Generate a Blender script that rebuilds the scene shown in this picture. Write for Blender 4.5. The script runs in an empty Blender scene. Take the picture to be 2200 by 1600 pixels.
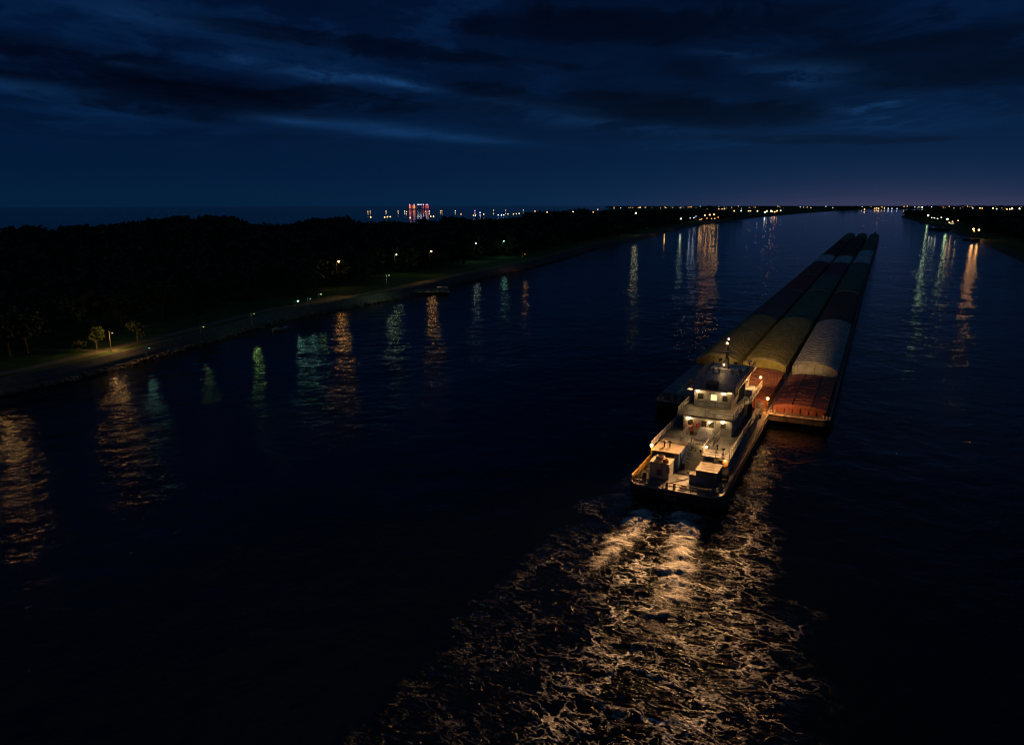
import bpy, math, random
import numpy as np
from mathutils import Matrix, Vector

# ------------------------------------------------------------------ camera
CAM_H = 39.5
F_PX, CX, CY, HY = 1550.0, 1100.0, 800.0, 439.5
PITCH = math.atan((CY - HY) / F_PX)
YAW = math.radians(26.775)
ROLL = 0.0018
SC = bpy.context.scene
COL = SC.collection

cam_d = bpy.data.cameras.new("camera")
cam = bpy.data.objects.new("camera", cam_d)
COL.objects.link(cam)
cam.matrix_world = (Matrix.Translation((0, 0, CAM_H)) @ Matrix.Rotation(YAW, 4, 'Z')
                    @ Matrix.Rotation(math.pi / 2 - PITCH, 4, 'X') @ Matrix.Rotation(-ROLL, 4, 'Z'))
cam_d.sensor_width = 36.0
cam_d.lens = 36.0 * F_PX / 2200.0
cam_d.clip_start = 0.5
cam_d.clip_end = 60000
SC.camera = cam

# ------------------------------------------------------------------ world
W = bpy.data.worlds.new("World")
SC.world = W
W.use_nodes = True
wn, wl = W.node_tree.nodes, W.node_tree.links
wn.clear()


def N(tree, typ, **kw):
    n = tree.nodes.new(typ)
    for k, v in kw.items():
        setattr(n, k, v)
    return n


def wmath(op, a, b=None, c=None, clamp=False, tree=None):
    t = tree or W.node_tree
    n = N(t, 'ShaderNodeMath', operation=op, use_clamp=clamp)
    for i, v in enumerate((a, b, c)):
        if v is None:
            continue
        if isinstance(v, (int, float)):
            n.inputs[i].default_value = v
        else:
            t.links.new(v, n.inputs[i])
    return n.outputs[0]


def smooth(v, lo, hi, tree=None):
    t = tree or W.node_tree
    n = N(t, 'ShaderNodeMapRange', interpolation_type='SMOOTHSTEP')
    t.links.new(v, n.inputs['Value'])
    n.inputs['From Min'].default_value = lo
    n.inputs['From Max'].default_value = hi
    return n.outputs['Result']


def dir_px(x, y):
    """view direction of a photograph pixel, world frame"""
    yy = y + (x - 1100) * ROLL
    a, b = (x - CX) / F_PX, -(yy - CY) / F_PX
    fw = np.array([0, math.cos(PITCH), -math.sin(PITCH)])
    up = np.array([0, math.sin(PITCH), math.cos(PITCH)])
    d = fw + a * np.array([1.0, 0, 0]) + b * up
    c, s = math.cos(YAW), math.sin(YAW)
    return np.array([d[0] * c - d[1] * s, d[0] * s + d[1] * c, d[2]])


def P(x, y, z=0.0):
    """where the ray through a photograph pixel meets height z"""
    d = dir_px(x, y)
    t = (z - CAM_H) / d[2]
    return np.array([d[0] * t, d[1] * t, z])


def PD(x, dist, z=0.0):
    """point at a ground distance along the bearing of pixel column x"""
    d = dir_px(x, 500)
    h = math.hypot(d[0], d[1])
    return np.array([d[0] / h * dist, d[1] / h * dist, z])


SEED1 = 3.7


def build_world():
    t = W.node_tree
    tc = N(t, 'ShaderNodeTexCoord')
    vec = tc.outputs['Generated']
    sep = N(t, 'ShaderNodeSeparateXYZ')
    wl.new(vec, sep.inputs[0])
    X, Y, Z = sep.outputs
    # residual twilight: Nishita sky with the sun below the horizon, down-river
    sky = N(t, 'ShaderNodeTexSky', sky_type='NISHITA', sun_disc=False)
    sky.sun_elevation = math.radians(-4.5)
    d0 = dir_px(1950, 440)
    sky.sun_rotation = math.atan2(d0[0], d0[1])
    # base gradient by elevation
    ramp = N(t, 'ShaderNodeValToRGB')
    wl.new(wmath('MULTIPLY', Z, 1.6, clamp=True), ramp.inputs[0])
    cr = ramp.color_ramp
    stops = [(0.0, (0.0012, 0.0115, 0.0360)), (0.08, (0.0006, 0.0085, 0.0325)), (0.25, (0.0006, 0.0068, 0.0300)),
             (0.5, (0.0005, 0.0056, 0.0270)), (0.72, (0.0010, 0.0070, 0.0270)), (1.0, (0.0150, 0.0380, 0.0780))]
    cr.elements[0].position, cr.elements[0].color = stops[0][0], (*stops[0][1], 1)
    cr.elements[1].position, cr.elements[1].color = stops[-1][0], (*stops[-1][1], 1)
    for p, c in stops[1:-1]:
        e = cr.elements.new(p)
        e.color = (*c, 1)
    # cloud layer coordinates: a flat sheet seen in perspective
    den = wmath('ADD', wmath('MAXIMUM', Z, 0.0), 0.085)
    cx = wmath('DIVIDE', X, den)
    cy = wmath('DIVIDE', Y, den)
    comb = N(t, 'ShaderNodeCombineXYZ')
    wl.new(cx, comb.inputs[0])
    wl.new(cy, comb.inputs[1])
    rot = N(t, 'ShaderNodeVectorRotate', rotation_type='Z_AXIS')
    wl.new(comb.outputs[0], rot.inputs['Vector'])
    rot.inputs['Angle'].default_value = -YAW - 0.10
    mp = N(t, 'ShaderNodeMapping')
    wl.new(rot.outputs[0], mp.inputs[0])
    mp.inputs['Scale'].default_value = (0.85, 0.75, 1.0)

    def noise(scale, detail, rough, seed, dist=0.0):
        n = N(t, 'ShaderNodeTexNoise', noise_dimensions='4D')
        wl.new(mp.outputs[0], n.inputs['Vector'])
        n.inputs['W'].default_value = seed
        n.inputs['Scale'].default_value = scale
        n.inputs['Detail'].default_value = detail
        n.inputs['Roughness'].default_value = rough
        n.inputs['Distortion'].default_value = dist
        return n.outputs['Fac']
    n1 = noise(0.62, 12, 0.60, SEED1, 0.35)
    n2 = noise(2.3, 12, 0.66, 8.1, 0.7)
    n3 = noise(0.30, 4, 0.5, 1.3, 0.0)
    band = smooth(Z, 0.05, 0.13)
    dens = wmath('ADD', wmath('MULTIPLY', n1, 0.72), wmath('MULTIPLY', n2, 0.28))
    thin = wmath('MULTIPLY', smooth(dens, 0.43, 0.50), band)
    thick = wmath('MULTIPLY', smooth(dens, 0.49, 0.60), band)
    dark = wmath('SUBTRACT', wmath('SUBTRACT', 1.16, wmath('MULTIPLY', thin, 0.34)), wmath('MULTIPLY', thick, 0.42))
    # thin bright edges where the deck breaks
    edge = wmath('SUBTRACT', 1.0, smooth(wmath('ABSOLUTE', wmath('SUBTRACT', dens, 0.435)), 0.0, 0.035))
    gap = wmath('MULTIPLY', wmath('MULTIPLY', edge, smooth(n3, 0.40, 0.60)), smooth(Z, 0.05, 0.12))
    gsum = wmath('MULTIPLY', gap, 0.18)
    # the larger breaks seen in the sky (bearing, elevation, extents)
    def ellipse(px, py, sx, sy, tilt):
        d = dir_px(px, py)
        d = d / np.linalg.norm(d)
        az, el = math.atan2(d[0], d[1]), d[2]
        hx, hy = math.cos(az), -math.sin(az)          # the horizontal axis across that bearing
        u = wmath('ADD', wmath('MULTIPLY', X, hx), wmath('MULTIPLY', Y, hy))
        v = wmath('SUBTRACT', wmath('SUBTRACT', Z, el), wmath('MULTIPLY', u, tilt))
        return wmath('ADD', wmath('POWER', wmath('ABSOLUTE', wmath('DIVIDE', u, sx)), 2.0),
                     wmath('POWER', wmath('ABSOLUTE', wmath('DIVIDE', v, sy)), 2.0))
    tex2 = smooth(n2, 0.42, 0.62)
    for (px, py, sx, sy, tilt, amp, soft) in [
            (350, 38, 0.085, 0.010, -0.10, 1.0, 1.0), (60, 187, 0.085, 0.007, -0.05, 0.9, .9), (275, 140, 0.045, 0.004, -0.03, 0.9, .9),
            (530, 130, 0.035, 0.010, -0.10, 0.9, 1.0), (700, 160, 0.05, 0.009, -0.08, 1.1, 1.0), (860, 180, 0.055, 0.005, -0.16, 1.2, .9),
            (610, 258, 0.050, 0.0055, -0.05, 1.3, .4), (780, 274, 0.12, 0.009, -0.08, 0.9, .4), (980, 296, 0.10, 0.005, -0.09, .5, .4),
            (1570, 110, 0.045, 0.008, -0.08, 0.8, 1.0), (1730, 160, 0.060, 0.014, -0.04, 1.3, 1.0), (1860, 235, 0.050, 0.011, 0.10, 1.1, 1.0),
            (1890, 262, 0.09, 0.012, -0.05, .45, .8), (1300, 262, 0.15, 0.012, -0.08, 0.45, .9), (1150, 225, 0.10, 0.008, -0.1, 0.35, .9),
            (1570, 305, 0.10, 0.006, 0.03, .5, .8), (250, 250, 0.16, 0.005, -0.06, .25, .4)]:
        g = wmath('EXPONENT', wmath('MULTIPLY', ellipse(px, py, sx, sy, tilt), -1.0))
        gsum = wmath('ADD', gsum, wmath('MULTIPLY', wmath('MULTIPLY', g, wmath('ADD', 1.0 - soft, wmath('MULTIPLY', tex2, soft * 1.3))), amp))
    # heavy ragged clouds hanging in front of the brighter layer
    ragged = wmath('MULTIPLY', wmath('SUBTRACT', wmath('ADD', wmath('MULTIPLY', n2, 0.7), wmath('MULTIPLY', n1, 0.3)), 0.5), 5.5)
    heavy = None
    for (px, py, sx, sy, tilt) in [(380, 215, 0.20, 0.022, -0.07), (770, 215, 0.095, 0.017, -0.05), (1060, 192, 0.065, 0.010, -0.02),
                                   (1450, 235, 0.22, 0.019, -0.09), (1500, 60, 0.33, 0.024, -0.04), (2050, 120, 0.20, 0.035, -0.06), (750, 95, 0.30, 0.014, -0.08), (100, 110, 0.16, 0.022, -0.05), (1800, 300, 0.16, 0.007, -0.03)]:
        e = wmath('SUBTRACT', 1.0, ellipse(px, py, sx, sy, tilt))
        heavy = e if heavy is None else wmath('MAXIMUM', heavy, e)
    heavy = smooth(wmath('ADD', wmath('MAXIMUM', heavy, -3.0), ragged), -0.15, 0.75)
    dark = wmath('MULTIPLY', dark, wmath('SUBTRACT', 1.0, wmath('MULTIPLY', heavy, 0.52)))
    gsum = wmath('MULTIPLY', gsum, wmath('SUBTRACT', 1.0, wmath('MULTIPLY', heavy, 0.5)))
    # front-facing half only keeps the breaks single; elsewhere the noise gaps carry on
    base = N(t, 'ShaderNodeMix', data_type='RGBA', blend_type='MULTIPLY')
    base.inputs['Factor'].default_value = 1.0
    wl.new(ramp.outputs[0], base.inputs['A'])
    cmb = N(t, 'ShaderNodeCombineColor')
    for i in range(3):
        wl.new(dark, cmb.inputs[i])
    wl.new(cmb.outputs[0], base.inputs['B'])

    def add_scaled(colA, fac, rgb):
        sc = N(t, 'ShaderNodeMix', data_type='RGBA', blend_type='ADD')
        wl.new(fac, sc.inputs['Factor'])
        sc.clamp_factor = False
        wl.new(colA, sc.inputs['A'])
        sc.inputs['B'].default_value = (*rgb, 1)
        return sc.outputs['Result']
    out = add_scaled(base.outputs['Result'], gsum, (0.0042, 0.0215, 0.068))
    # town glow low over the river mouth
    dg = dir_px(1960, 442)
    dg = dg / np.linalg.norm(dg)
    dotg = wmath('ADD', wmath('MULTIPLY', X, dg[0]), wmath('MULTIPLY', Y, dg[1]))
    ga = wmath('EXPONENT', wmath('MULTIPLY', wmath('SUBTRACT', 1.0, dotg), -38.0))
    ge = wmath('EXPONENT', wmath('MULTIPLY', wmath('MAXIMUM', Z, 0.0), -55.0))
    out = add_scaled(out, wmath('MULTIPLY', ga, ge), (0.034, 0.017, 0.019))
    # a wide pale rise toward that side
    ga2 = wmath('EXPONENT', wmath('MULTIPLY', wmath('SUBTRACT', 1.0, dotg), -7.0))
    ge2 = wmath('EXPONENT', wmath('MULTIPLY', wmath('MAXIMUM', Z, 0.0), -11.0))
    out = add_scaled(out, wmath('MULTIPLY', ga2, ge2), (0.0026, 0.0120, 0.0330))
    bg1 = N(t, 'ShaderNodeBackground')
    wl.new(out, bg1.inputs['Color'])
    bg1.inputs['Strength'].default_value = 1.0
    bg2 = N(t, 'ShaderNodeBackground')
    wl.new(sky.outputs[0], bg2.inputs['Color'])
    bg2.inputs['Strength'].default_value = 0.004
    add = N(t, 'ShaderNodeAddShader')
    wl.new(bg1.outputs[0], add.inputs[0])
    wl.new(bg2.outputs[0], add.inputs[1])
    o = N(t, 'ShaderNodeOutputWorld')
    wl.new(add.outputs[0], o.inputs[0])
    W.cycles.sampling_method = 'AUTOMATIC'


build_world()

sun_d = bpy.data.lights.new("sun", 'SUN')
sun_d.energy = 0.0008
sun_d.angle = math.radians(20)
sun_d.color = (0.45, 0.65, 1.0)
sun = bpy.data.objects.new("sun", sun_d)
COL.objects.link(sun)
_sd = dir_px(1950, 440)
sun.rotation_euler = Vector((-_sd[0], -_sd[1], -0.35)).to_track_quat('-Z', 'Y').to_euler()

vs = SC.view_settings
vs.view_transform = 'Standard'
vs.look = 'None'
vs.exposure = 0.0
vs.gamma = 1.0
vs.use_curve_mapping = False
SC.render.engine = 'CYCLES'
cy = SC.cycles
cy.use_denoising = True
cy.denoiser = 'OPENIMAGEDENOISE'
cy.max_bounces = 5
cy.diffuse_bounces = 2
cy.glossy_bounces = 3
cy.transmission_bounces = 2
cy.sample_clamp_indirect = 2.0
cy.sample_clamp_direct = 8.0
cy.caustics_reflective = False
cy.caustics_refractive = False
cy.filter_width = 1.3
cy.use_light_tree = True

rnd = random.Random(11)
rs = np.random.RandomState(5)


# ------------------------------------------------------------------ helpers
class MB:
    """collects shapes and links them as ONE mesh object"""

    def __init__(self):
        self.v, self.f = [], []

    def _add(self, vs_, fs_):
        o = len(self.v)
        self.v.extend([tuple(p) for p in vs_])
        self.f.extend([tuple(i + o for i in f) for f in fs_])
        return self

    def box(self, x0, x1, y0, y1, z0, z1, rz=0.0, tilt=0.0):
        c = ((x0 + x1) / 2, (y0 + y1) / 2, (z0 + z1) / 2)
        pts = [(x, y, z) for z in (z0, z1) for x, y in ((x0, y0), (x1, y0), (x1, y1), (x0, y1))]
        if rz or tilt:
            M = Matrix.Translation(c) @ Matrix.Rotation(rz, 4, 'Z') @ Matrix.Rotation(tilt, 4, 'X') @ Matrix.Translation([-q for q in c])
            pts = [tuple(M @ Vector(p)) for p in pts]
        return self._add(pts, [(3, 2, 1, 0), (4, 5, 6, 7), (0, 1, 5, 4), (1, 2, 6, 5), (2, 3, 7, 6), (3, 0, 4, 7)])

    def tube(self, p0, p1, r, n=6, r1=None):
        p0, p1 = Vector(p0), Vector(p1)
        r1 = r if r1 is None else r1
        d = p1 - p0
        if d.length < 1e-6:
            return self
        q = d.to_track_quat('Z', 'Y').to_matrix()
        vs_ = []
        for p, rr in ((p0, r), (p1, r1)):
            for k in range(n):
                a = 2 * math.pi * k / n
                vs_.append(p + q @ Vector((math.cos(a) * rr, math.sin(a) * rr, 0)))
        fs = [(k, (k + 1) % n, n + (k + 1) % n, n + k) for k in range(n)]
        fs += [tuple(range(n - 1, -1, -1)), tuple(range(n, 2 * n))]
        return self._add(vs_, fs)

    def path(self, pts, r, n=6):
        for a, b in zip(pts[:-1], pts[1:]):
            self.tube(a, b, r, n)
        return self

    def lathe(self, c, prof, n=12):
        """prof: (radius, z) from bottom to top"""
        c = Vector(c)
        vs_, fs = [], []
        for r, z in prof:
            for k in range(n):
                a = 2 * math.pi * k / n
                vs_.append(c + Vector((r * math.cos(a), r * math.sin(a), z)))
        for i in range(len(prof) - 1):
            for k in range(n):
                fs.append((i * n + k, i * n + (k + 1) % n, (i + 1) * n + (k + 1) % n, (i + 1) * n + k))
        fs.append(tuple(range(n - 1, -1, -1)))
        m = (len(prof) - 1) * n
        fs.append(tuple(range(m, m + n)))
        return self._add(vs_, fs)

    def ball(self, c, r, n=10, m=6, sz=1.0):
        prof = [(max(r * math.sin(math.pi * i / m), r * 0.02), -r * sz * math.cos(math.pi * i / m)) for i in range(m + 1)]
        return self.lathe(c, prof, n)

    def prism(self, poly, z0, z1, inset=0.0):
        """vertical prism of an x,y polygon (counter-clockwise)"""
        n = len(poly)
        cxm = sum(p[0] for p in poly) / n
        cym = sum(p[1] for p in poly) / n
        lo = [(x + (cxm - x) * inset, y + (cym - y) * inset, z0) for x, y in poly]
        hi = [(x, y, z1) for x, y in poly]
        fs = [(k, (k + 1) % n, n + (k + 1) % n, n + k) for k in range(n)]
        return self._add(lo + hi, fs + [tuple(range(n - 1, -1, -1)), tuple(range(n, 2 * n))])

    def extrude_x(self, prof, x0, x1):
        """prof: (y,z) outline, extruded along x"""
        n = len(prof)
        vs_ = [(x0, y, z) for y, z in prof] + [(x1, y, z) for y, z in prof]
        fs = [(k, (k + 1) % n, n + (k + 1) % n, n + k) for k in range(n)]
        return self._add(vs_, fs + [tuple(range(n - 1, -1, -1)), tuple(range(n, 2 * n))])

    def build(self, name, mat, parent=None, smooth_=False, loc=None):
        me = bpy.data.meshes.new(name)
        me.from_pydata(self.v, [], self.f)
        me.materials.append(mat)
        if smooth_:
            me.polygons.foreach_set('use_smooth', [True] * len(me.polygons))
        import bmesh
        b = bmesh.new()
        b.from_mesh(me)
        bmesh.ops.recalc_face_normals(b, faces=b.faces)
        b.to_mesh(me)
        b.free()
        o = bpy.data.objects.new(name, me)
        COL.objects.link(o)
        if parent is not None:
            o.parent = parent
        if loc is not None:
            o.location = loc
        return o


def fast_mesh(name, verts, quads, mat, smooth_=False):
    verts = np.asarray(verts, np.float32)
    quads = np.asarray(quads, np.int32)
    me = bpy.data.meshes.new(name)
    me.vertices.add(len(verts))
    me.vertices.foreach_set('co', verts.ravel())
    me.loops.add(quads.size)
    me.loops.foreach_set('vertex_index', quads.ravel())
    me.polygons.add(len(quads))
    k = quads.shape[1]
    me.polygons.foreach_set('loop_start', np.arange(len(quads), dtype=np.int32) * k)
    me.polygons.foreach_set('loop_total', np.full(len(quads), k, np.int32))
    if smooth_:
        me.polygons.foreach_set('use_smooth', np.ones(len(quads), bool))
    me.update(calc_edges=True)
    me.validate()
    me.materials.append(mat)
    o = bpy.data.objects.new(name, me)
    COL.objects.link(o)
    return o


def tag(o, label=None, cat=None, group=None, kind=None):
    if label:
        o['label'] = label
    if cat:
        o['category'] = cat
    if group:
        o['group'] = group
    if kind:
        o['kind'] = kind
    return o


def thing(name, label, cat, loc, rz=0.0, group=None):
    o = bpy.data.objects.new(name, None)
    o.empty_display_size = 0.3
    COL.objects.link(o)
    o.location = tuple(float(q) for q in loc)
    o.rotation_euler = (0, 0, rz)
    return tag(o, label, cat, group)


# ------------------------------------------------------------------ materials
MATS = {}


def mat(name, col, rough=0.6, metal=0.0, var=0.25, scale=1.5, stain=None, stain_amt=0.5, streak=False, spec=0.4, bump=0.0):
    """painted / weathered surface: base colour with broad variation and stains of their own shape"""
    if name in MATS:
        return MATS[name]
    m = bpy.data.materials.new(name)
    m.use_nodes = True
    t = m.node_tree
    b = t.nodes['Principled BSDF']
    tc = N(t, 'ShaderNodeTexCoord')
    mp = N(t, 'ShaderNodeMapping')
    t.links.new(tc.outputs['Object'], mp.inputs[0])
    n1 = N(t, 'ShaderNodeTexNoise')
    t.links.new(mp.outputs[0], n1.inputs['Vector'])
    n1.inputs['Scale'].default_value = scale
    n1.inputs['Detail'].default_value = 6
    n1.inputs['Roughness'].default_value = 0.62
    lo = tuple(c * (1 - var) for c in col)
    hi = tuple(min(1, c * (1 + var)) for c in col)
    mx = N(t, 'ShaderNodeMix', data_type='RGBA')
    mx.inputs['A'].default_value = (*lo, 1)
    mx.inputs['B'].default_value = (*hi, 1)
    t.links.new(smooth(n1.outputs['Fac'], 0.35, 0.65, t), mx.inputs['Factor'])
    outc = mx.outputs['Result']
    if stain:
        mp2 = N(t, 'ShaderNodeMapping')
        t.links.new(tc.outputs['Object'], mp2.inputs[0])
        mp2.inputs['Scale'].default_value = (1.6, 1.6, 0.22) if streak else (0.6, 0.6, 0.6)
        n2 = N(t, 'ShaderNodeTexNoise')
        t.links.new(mp2.outputs[0], n2.inputs['Vector'])
        n2.inputs['Scale'].default_value = 1.4
        n2.inputs['Detail'].default_value = 7
        n2.inputs['Roughness'].default_value = 0.68
        mx2 = N(t, 'ShaderNodeMix', data_type='RGBA')
        t.links.new(outc, mx2.inputs['A'])
        mx2.inputs['B'].default_value = (*stain, 1)
        t.links.new(wmath('MULTIPLY', smooth(n2.outputs['Fac'], 0.52, 0.70, t), stain_amt, tree=t), mx2.inputs['Factor'])
        outc = mx2.outputs['Result']
    t.links.new(outc, b.inputs['Base Color'])
    t.links.new(wmath('ADD', wmath('MULTIPLY', n1.outputs['Fac'], 0.3, tree=t), rough - 0.15, tree=t), b.inputs['Roughness'])
    b.inputs['Metallic'].default_value = metal
    b.inputs['Specular IOR Level'].default_value = spec
    if bump:
        bp = N(t, 'ShaderNodeBump')
        bp.inputs['Strength'].default_value = bump
        bp.inputs['Distance'].default_value = 0.1
        t.links.new(n1.outputs['Fac'], bp.inputs['Height'])
        t.links.new(bp.outputs[0], b.inputs['Normal'])
    MATS[name] = m
    return m


def glow(name, col, strength):
    if name in MATS:
        return MATS[name]
    m = bpy.data.materials.new(name)
    m.use_nodes = True
    t = m.node_tree
    t.nodes.clear()
    e = N(t, 'ShaderNodeEmission')
    e.inputs['Color'].default_value = (*col, 1)
    e.inputs['Strength'].default_value = strength
    o = N(t, 'ShaderNodeOutputMaterial')
    t.links.new(e.outputs[0], o.inputs[0])
    m.cycles.emission_sampling = 'NONE'
    MATS[name] = m
    return m


WARM, AMBER, GREENISH, TEAL, COOL, ORANGE = (1.0, 0.62, 0.25), (1.0, 0.50, 0.13), (0.72, 1.0, 0.45), (0.35, 1.0, 0.72), (0.72, 0.85, 1.0), (1.0, 0.43, 0.12)
M_white = mat('white_paint', (0.37, 0.37, 0.375), 0.5, var=0.18, scale=0.8, stain=(0.17, 0.10, 0.06), stain_amt=0.75, streak=True)
M_offwhite = mat('cream_paint', (0.36, 0.33, 0.26), 0.55, var=0.15, scale=1.2, stain=(0.18, 0.11, 0.06), stain_amt=0.5, streak=True)
M_deck = mat('deck_paint', (0.10, 0.095, 0.085), 0.6, var=0.45, scale=0.9, stain=(0.09, 0.06, 0.04), stain_amt=0.7, bump=0.15)
M_hull = mat('hull_black', (0.022, 0.021, 0.022), 0.55, var=0.3, scale=0.6, stain=(0.07, 0.03, 0.015), stain_amt=0.6, streak=True)
M_rust = mat('rusty_steel', (0.12, 0.06, 0.035), 0.7, var=0.4, scale=1.5, stain=(0.04, 0.025, 0.02), stain_amt=0.6)
M_blue = mat('blue_paint', (0.03, 0.075, 0.23), 0.5, var=0.25, scale=1.2, stain=(0.10, 0.05, 0.03), stain_amt=0.5, streak=True)
M_roof = mat('roof_blue_grey', (0.13, 0.16, 0.22), 0.55, var=0.2, scale=0.8, stain=(0.07, 0.06, 0.06), stain_amt=0.5)
M_rail = mat('rail_paint', (0.52, 0.50, 0.44), 0.5, var=0.15, scale=3)
M_darkrail = mat('dark_rail_paint', (0.10, 0.085, 0.07), 0.5, var=0.3, scale=3)
M_yellow = mat('yellow_paint_lamplight', (0.62, 0.40, 0.05), 0.55, var=0.25, scale=2.2, stain=(0.14, 0.07, 0.03), stain_amt=0.6)
M_dark = mat('dark_machinery', (0.035, 0.035, 0.038), 0.5, var=0.4, scale=3)
M_grey = mat('grey_steel', (0.22, 0.22, 0.22), 0.5, metal=0.3, var=0.25, scale=2, stain=(0.1, 0.06, 0.04), stain_amt=0.5)
M_glass = mat('window_glass', (0.012, 0.014, 0.017), 0.2, var=0.1, spec=0.6)
M_rope = mat('rope', (0.38, 0.30, 0.19), 0.8, var=0.3, scale=8)
M_redp = mat('red_paint', (0.42, 0.05, 0.03), 0.5, var=0.2, scale=4)
M_orange = mat('orange_plastic', (0.75, 0.22, 0.05), 0.5, var=0.15, scale=5)
M_tan = mat('tan_canvas', (0.27, 0.19, 0.10), 0.75, var=0.25, scale=2, stain=(0.15, 0.09, 0.05), stain_amt=0.5)
M_leaf = mat('foliage', (0.045, 0.075, 0.022), 0.65, var=0.45, scale=0.35, spec=0.25)
M_leafdark = mat('dark_foliage', (0.03, 0.05, 0.018), 0.7, var=0.4, scale=0.08, spec=0.2)
M_bark = mat('bark', (0.09, 0.065, 0.045), 0.85, var=0.35, scale=4)
M_grass = mat('grass_ground', (0.038, 0.080, 0.018), 0.9, var=0.35, scale=0.25, stain=(0.05, 0.045, 0.025), stain_amt=0.4, spec=0.1)
M_path = mat('path_concrete', (0.11, 0.095, 0.07), 0.85, var=0.15, scale=1.5, stain=(0.12, 0.10, 0.08), stain_amt=0.4)
M_conc = mat('wall_concrete', (0.085, 0.085, 0.085), 0.85, var=0.25, scale=0.7, stain=(0.10, 0.09, 0.07), stain_amt=0.6, streak=True)
M_stone = mat('riprap_stone', (0.10, 0.085, 0.075), 0.9, var=0.45, scale=0.8, stain=(0.06, 0.06, 0.05), stain_amt=0.6, bump=0.9)
M_pole = mat('lamp_pole', (0.06, 0.06, 0.06), 0.5, var=0.2, scale=3)
LITWIN = glow('lit_window', (1.0, 0.74, 0.30), 1.6)


def bulb_mat(col, s):
    return glow('bulb_%d_%d_%d_%d' % (int(col[0] * 100), int(col[1] * 100), int(col[2] * 100), int(s)), col, s)


def lamp_light(parent, loc, col, power, radius=0.15, spot=None, blend=0.6):
    l = bpy.data.lights.new('lamp_light', 'SPOT' if spot else 'POINT')
    l.energy = power
    l.color = col
    l.shadow_soft_size = radius
    o = bpy.data.objects.new('lamp_light', l)
    COL.objects.link(o)
    o.parent = parent
    o.location = loc
    if spot:
        tgt, ang = spot
        l.spot_size = math.radians(ang)
        l.spot_blend = blend
        o.rotation_euler = (Vector(tgt) - Vector(loc)).to_track_quat('-Z', 'Y').to_euler()
    return o


# ------------------------------------------------------------------ numpy noise
_perm = rs.rand(512, 512)


def vnoise(x, y, seed=0):
    x = x + seed * 37.3
    y = y + seed * 91.7
    xi, yi = np.floor(x).astype(int), np.floor(y).astype(int)
    xf, yf = x - xi, y - yi
    xf = xf * xf * (3 - 2 * xf)
    yf = yf * yf * (3 - 2 * yf)
    a = _perm[xi % 512, yi % 512]
    b = _perm[(xi + 1) % 512, yi % 512]
    c = _perm[xi % 512, (yi + 1) % 512]
    d = _perm[(xi + 1) % 512, (yi + 1) % 512]
    return (a * (1 - xf) + b * xf) * (1 - yf) + (c * (1 - xf) + d * xf) * yf


def fbm(x, y, oct_=4, seed=0, gain=0.5):
    s, a, t = 0, 1.0, 0
    for k in range(oct_):
        s = s + a * vnoise(x, y, seed + k * 3)
        t += a
        a *= gain
        x, y = x * 2.03, y * 2.03
    return s / t


def sstep(v, lo, hi):
    t = np.clip((v - lo) / (hi - lo), 0, 1)
    return t * t * (3 - 2 * t)


TUG = np.array([-21.4, 90.0])          # stern centre of the towboat


def polyline_coords(x, y, pts):
    """distance along and signed side distance to a polyline"""
    best = np.full(x.shape, 1e9)
    S = np.zeros(x.shape)
    U = np.zeros(x.shape)
    acc = 0.0
    n = len(pts)
    for i, (a, b) in enumerate(zip(pts[:-1], pts[1:])):
        d = b - a
        L = math.hypot(*d)
        d = d / L
        t = (x - a[0]) * d[0] + (y - a[1]) * d[1]
        tc_ = np.clip(t, -1e9 if i == 0 else 0, 1e9 if i == n - 2 else L)
        px, py = a[0] + d[0] * tc_, a[1] + d[1] * tc_
        dist = np.hypot(x - px, y - py)
        side = (x - a[0]) * d[1] - (y - a[1]) * d[0]
        m = dist < best
        best = np.where(m, dist, best)
        S = np.where(m, acc + tc_, S)
        U = np.where(m, np.sign(side) * dist, U)
        acc += L
    return S, U


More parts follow.
